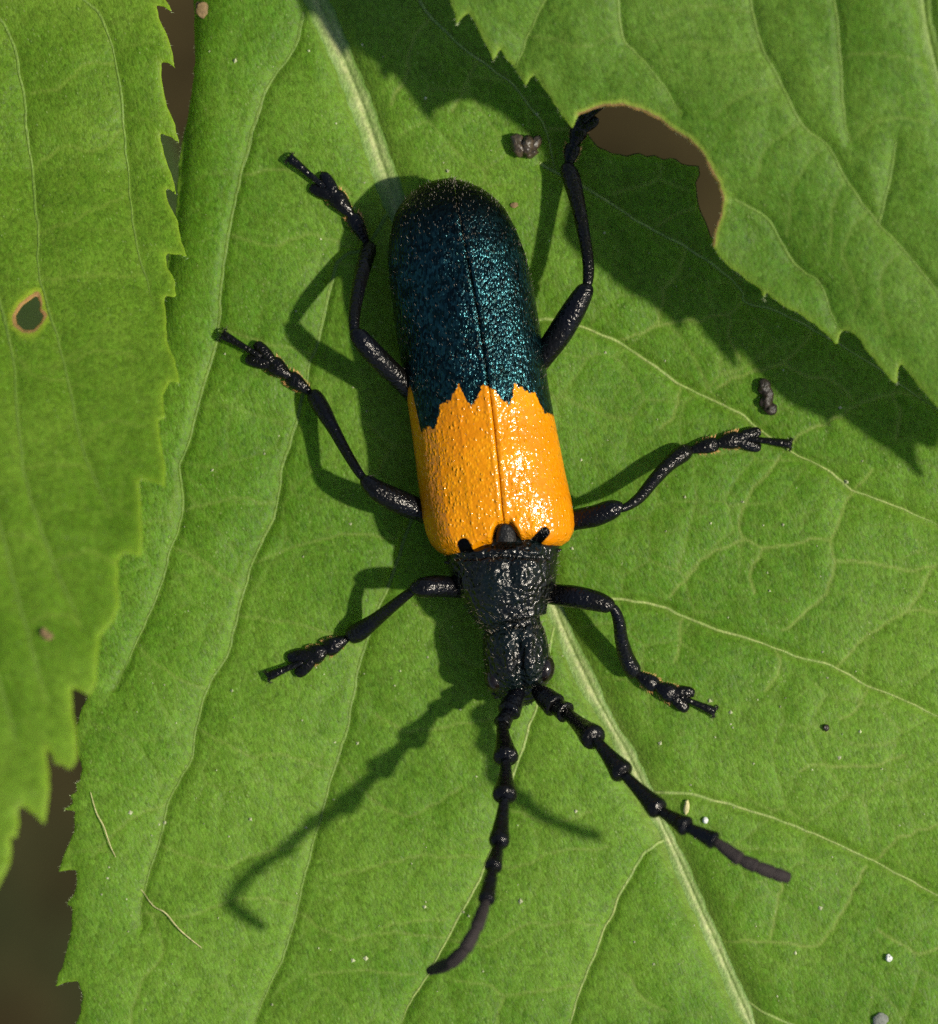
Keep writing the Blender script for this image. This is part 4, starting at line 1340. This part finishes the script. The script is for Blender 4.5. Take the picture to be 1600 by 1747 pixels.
def pebble(name, lumps, mat, label, cat, group=None, leaf=leaf_main):
    """one crumb of several fused lumps: (px, py, rx, ry, rz, rot)"""
    j = Join()
    c0 = leaf.px(lumps[0][0], lumps[0][1])
    z0 = leaf.height(np.array([c0[0]]), np.array([c0[1]]))[0]
    o3 = np.array([c0[0], c0[1], z0])
    for q, (px, py, rx, ry, rz, rot) in enumerate(lumps):
        c = leaf.px(px, py)
        z = leaf.height(np.array([c[0]]), np.array([c[1]]))[0] + rz * 0.75
        n, k = 22, 16
        a = np.linspace(0, 2 * np.pi, n, endpoint=False)
        e = np.linspace(-np.pi / 2, np.pi / 2, k)
        x = np.cos(e)[:, None] * np.cos(a)[None]
        y = np.cos(e)[:, None] * np.sin(a)[None]
        zz = np.sin(e)[:, None] + 0 * a[None]
        f = 1 + 0.13 * wavy(x * 3 + zz * 2, y * 3 - zz, 300 + q + int(px), 1.2) + 0.07 * wavy(x * 3 - zz, y * 3 + zz * 2, 350 + q, 3.5)
        x, y, zz = x * f * rx, y * f * ry, zz * f * rz
        V = np.stack([(x * math.cos(rot) - y * math.sin(rot)).ravel() + c[0], (x * math.sin(rot) + y * math.cos(rot)).ravel() + c[1], zz.ravel() + z], 1)
        j.add(V, grid_faces(k, n))
    o = np_mesh(name, np.vstack(j.v) - o3, np.vstack(j.q), mat)
    o.location = o3
    return tag(o, label, cat, group)


pebble('frass_pellet', [(884, 249, 0.13, 0.20, 0.16, 0.2), (899, 250, 0.11, 0.18, 0.17, -0.1), (912, 246, 0.10, 0.14, 0.13, -0.5), (905, 262, 0.12, 0.09, 0.12, 0.3)], M_frass,
       'lumpy glossy brown dropping on the leaf behind the beetle\'s wing cases', 'dropping', 'insect droppings')
pebble('frass_pellet', [(1303, 661, 0.12, 0.14, 0.10, 0.2), (1309, 671, 0.10, 0.15, 0.09, 0.3), (1307, 685, 0.11, 0.13, 0.10, -0.3), (1314, 698, 0.12, 0.11, 0.10, 0.6)], M_frass2,
       'black elongated dropping in the shade of the toothed leaf', 'dropping', 'insect droppings')
pebble('crumb', [(1515, 1633, 0.06, 0.065, 0.05, 0)], M_white, 'tiny round chalk-white crumb on the broad leaf', 'crumb', 'crumbs on the leaf')
pebble('crumb', [(1171, 1377, 0.05, 0.13, 0.05, -0.15)], M_tan, 'straw-coloured oblong crumb beside the vein near the antenna', 'crumb', 'crumbs on the leaf')
pebble('crumb', [(1203, 1399, 0.05, 0.055, 0.05, 0.4)], M_white, 'white speck-like crumb close to the straw-coloured one', 'crumb', 'crumbs on the leaf')
pebble('crumb', [(1408, 1241, 0.06, 0.06, 0.05, 0)], M_frass2, 'tiny black round crumb alone on the broad leaf', 'crumb', 'crumbs on the leaf')
pebble('crumb', [(1501, 1738, 0.13, 0.12, 0.05, 0.4)], M_grey, 'flat ash-grey crumb on the broad leaf', 'crumb', 'crumbs on the leaf')
pebble('crumb', [(347, 18, 0.12, 0.14, 0.04, 0.2), (340, 12, 0.07, 0.08, 0.03, 0.2)], M_brown, 'flat rusty crumb at the broad leaf\'s smooth margin', 'crumb', 'crumbs on the leaf')
pebble('crumb', [(877, 351, 0.07, 0.045, 0.02, 0.2)], M_brown, 'small rusty crumb between the wing cases and the hind leg', 'crumb', 'crumbs on the leaf')
pebble('crumb', [(74, 1080, 0.06, 0.08, 0.05, 0.2), (82, 1086, 0.07, 0.06, 0.04, 0.2)], M_brown, 'brown crumb on the yellow-green leaf', 'crumb', 'crumbs on the leaf', leaf=leaf_left)


def fibre(path, w, label, mat):
    p = catmull(np.array(path, float), 10)
    rows = []
    for i, (px, py, h) in enumerate(p):
        c = leaf_main.px(px, py)
        z = leaf_main.height(np.array([c[0]]), np.array([c[1]]))[0] + h
        f = math.sin(math.pi * (0.06 + 0.9 * i / len(p))) ** 0.5
        rows.append((c[0], c[1], z, w * f, w * 0.6 * f))
    V, F, tri = tube(rows, 6)
    o3 = np.array(rows[0][:3])
    o = np_mesh('plant_fibre', V - o3, [F, tri], mat)
    o.location = o3
    tag(o, label, 'fibre', 'dry fibres lying on the leaf')


fibre([(155, 1350, 0.03), (165, 1385, 0.04), (178, 1410, 0.06), (188, 1440, 0.05), (198, 1462, 0.03)], 0.012, 'short dry pale fibre lying near the broad leaf\'s toothed margin', M_tan)
fibre([(240, 1517, 0.02), (262, 1545, 0.03), (282, 1556, 0.05), (305, 1582, 0.06), (325, 1600, 0.05), (345, 1616, 0.03)], 0.013, 'longer dry pale fibre lying beside the hooked antenna shadow', M_tan)

# dust and pollen specks: far too many and too small to count
rd = np.random.default_rng(77)
nd = 300
dx, dy = rd.uniform(-6.3, 7.95, nd), rd.uniform(-8.6, 8.6, nd)
hz = leaf_main.height(dx, dy)
okk = ~inside(dx, dy, np.array([P(*q)[:2] for q in main_hole])) & (dx > -4.6 - 2.2 * smooth01((2 - dy) / 8))
dx, dy, hz = dx[okk], dy[okk], hz[okk]
nd = len(dx)
sz_ = np.clip(rd.lognormal(-4.15, 0.45, nd), 0.008, 0.04)
octv = np.array([[1, 0, 0], [0, 1, 0], [-1, 0, 0], [0, -1, 0], [0, 0, 0.8], [0, 0, -0.6]], float)
octf = np.array([[0, 1, 4], [1, 2, 4], [2, 3, 4], [3, 0, 4], [1, 0, 5], [2, 1, 5], [3, 2, 5], [0, 3, 5]])
ang = rd.uniform(0, 6.28, nd)
vv = octv[None] * rd.uniform(0.6, 1.5, (nd, 6, 1)) * sz_[:, None, None]
rx_ = vv[..., 0] * np.cos(ang)[:, None] - vv[..., 1] * np.sin(ang)[:, None]
ry_ = vv[..., 0] * np.sin(ang)[:, None] + vv[..., 1] * np.cos(ang)[:, None]
dv = np.stack([rx_ + dx[:, None], ry_ + dy[:, None], vv[..., 2] + hz[:, None] + 0.01], -1).reshape(-1, 3)
df = (octf[None] + np.arange(nd)[:, None, None] * 6).reshape(-1, 3)
tag(np_mesh('dust_specks', dv, df, plain('dust', (0.36, 0.37, 0.21), 0.5, 0.4, 0.4, 3), smooth=False), 'fine pale dust and pollen specks strewn over the broad leaf', 'dust', None, 'stuff')
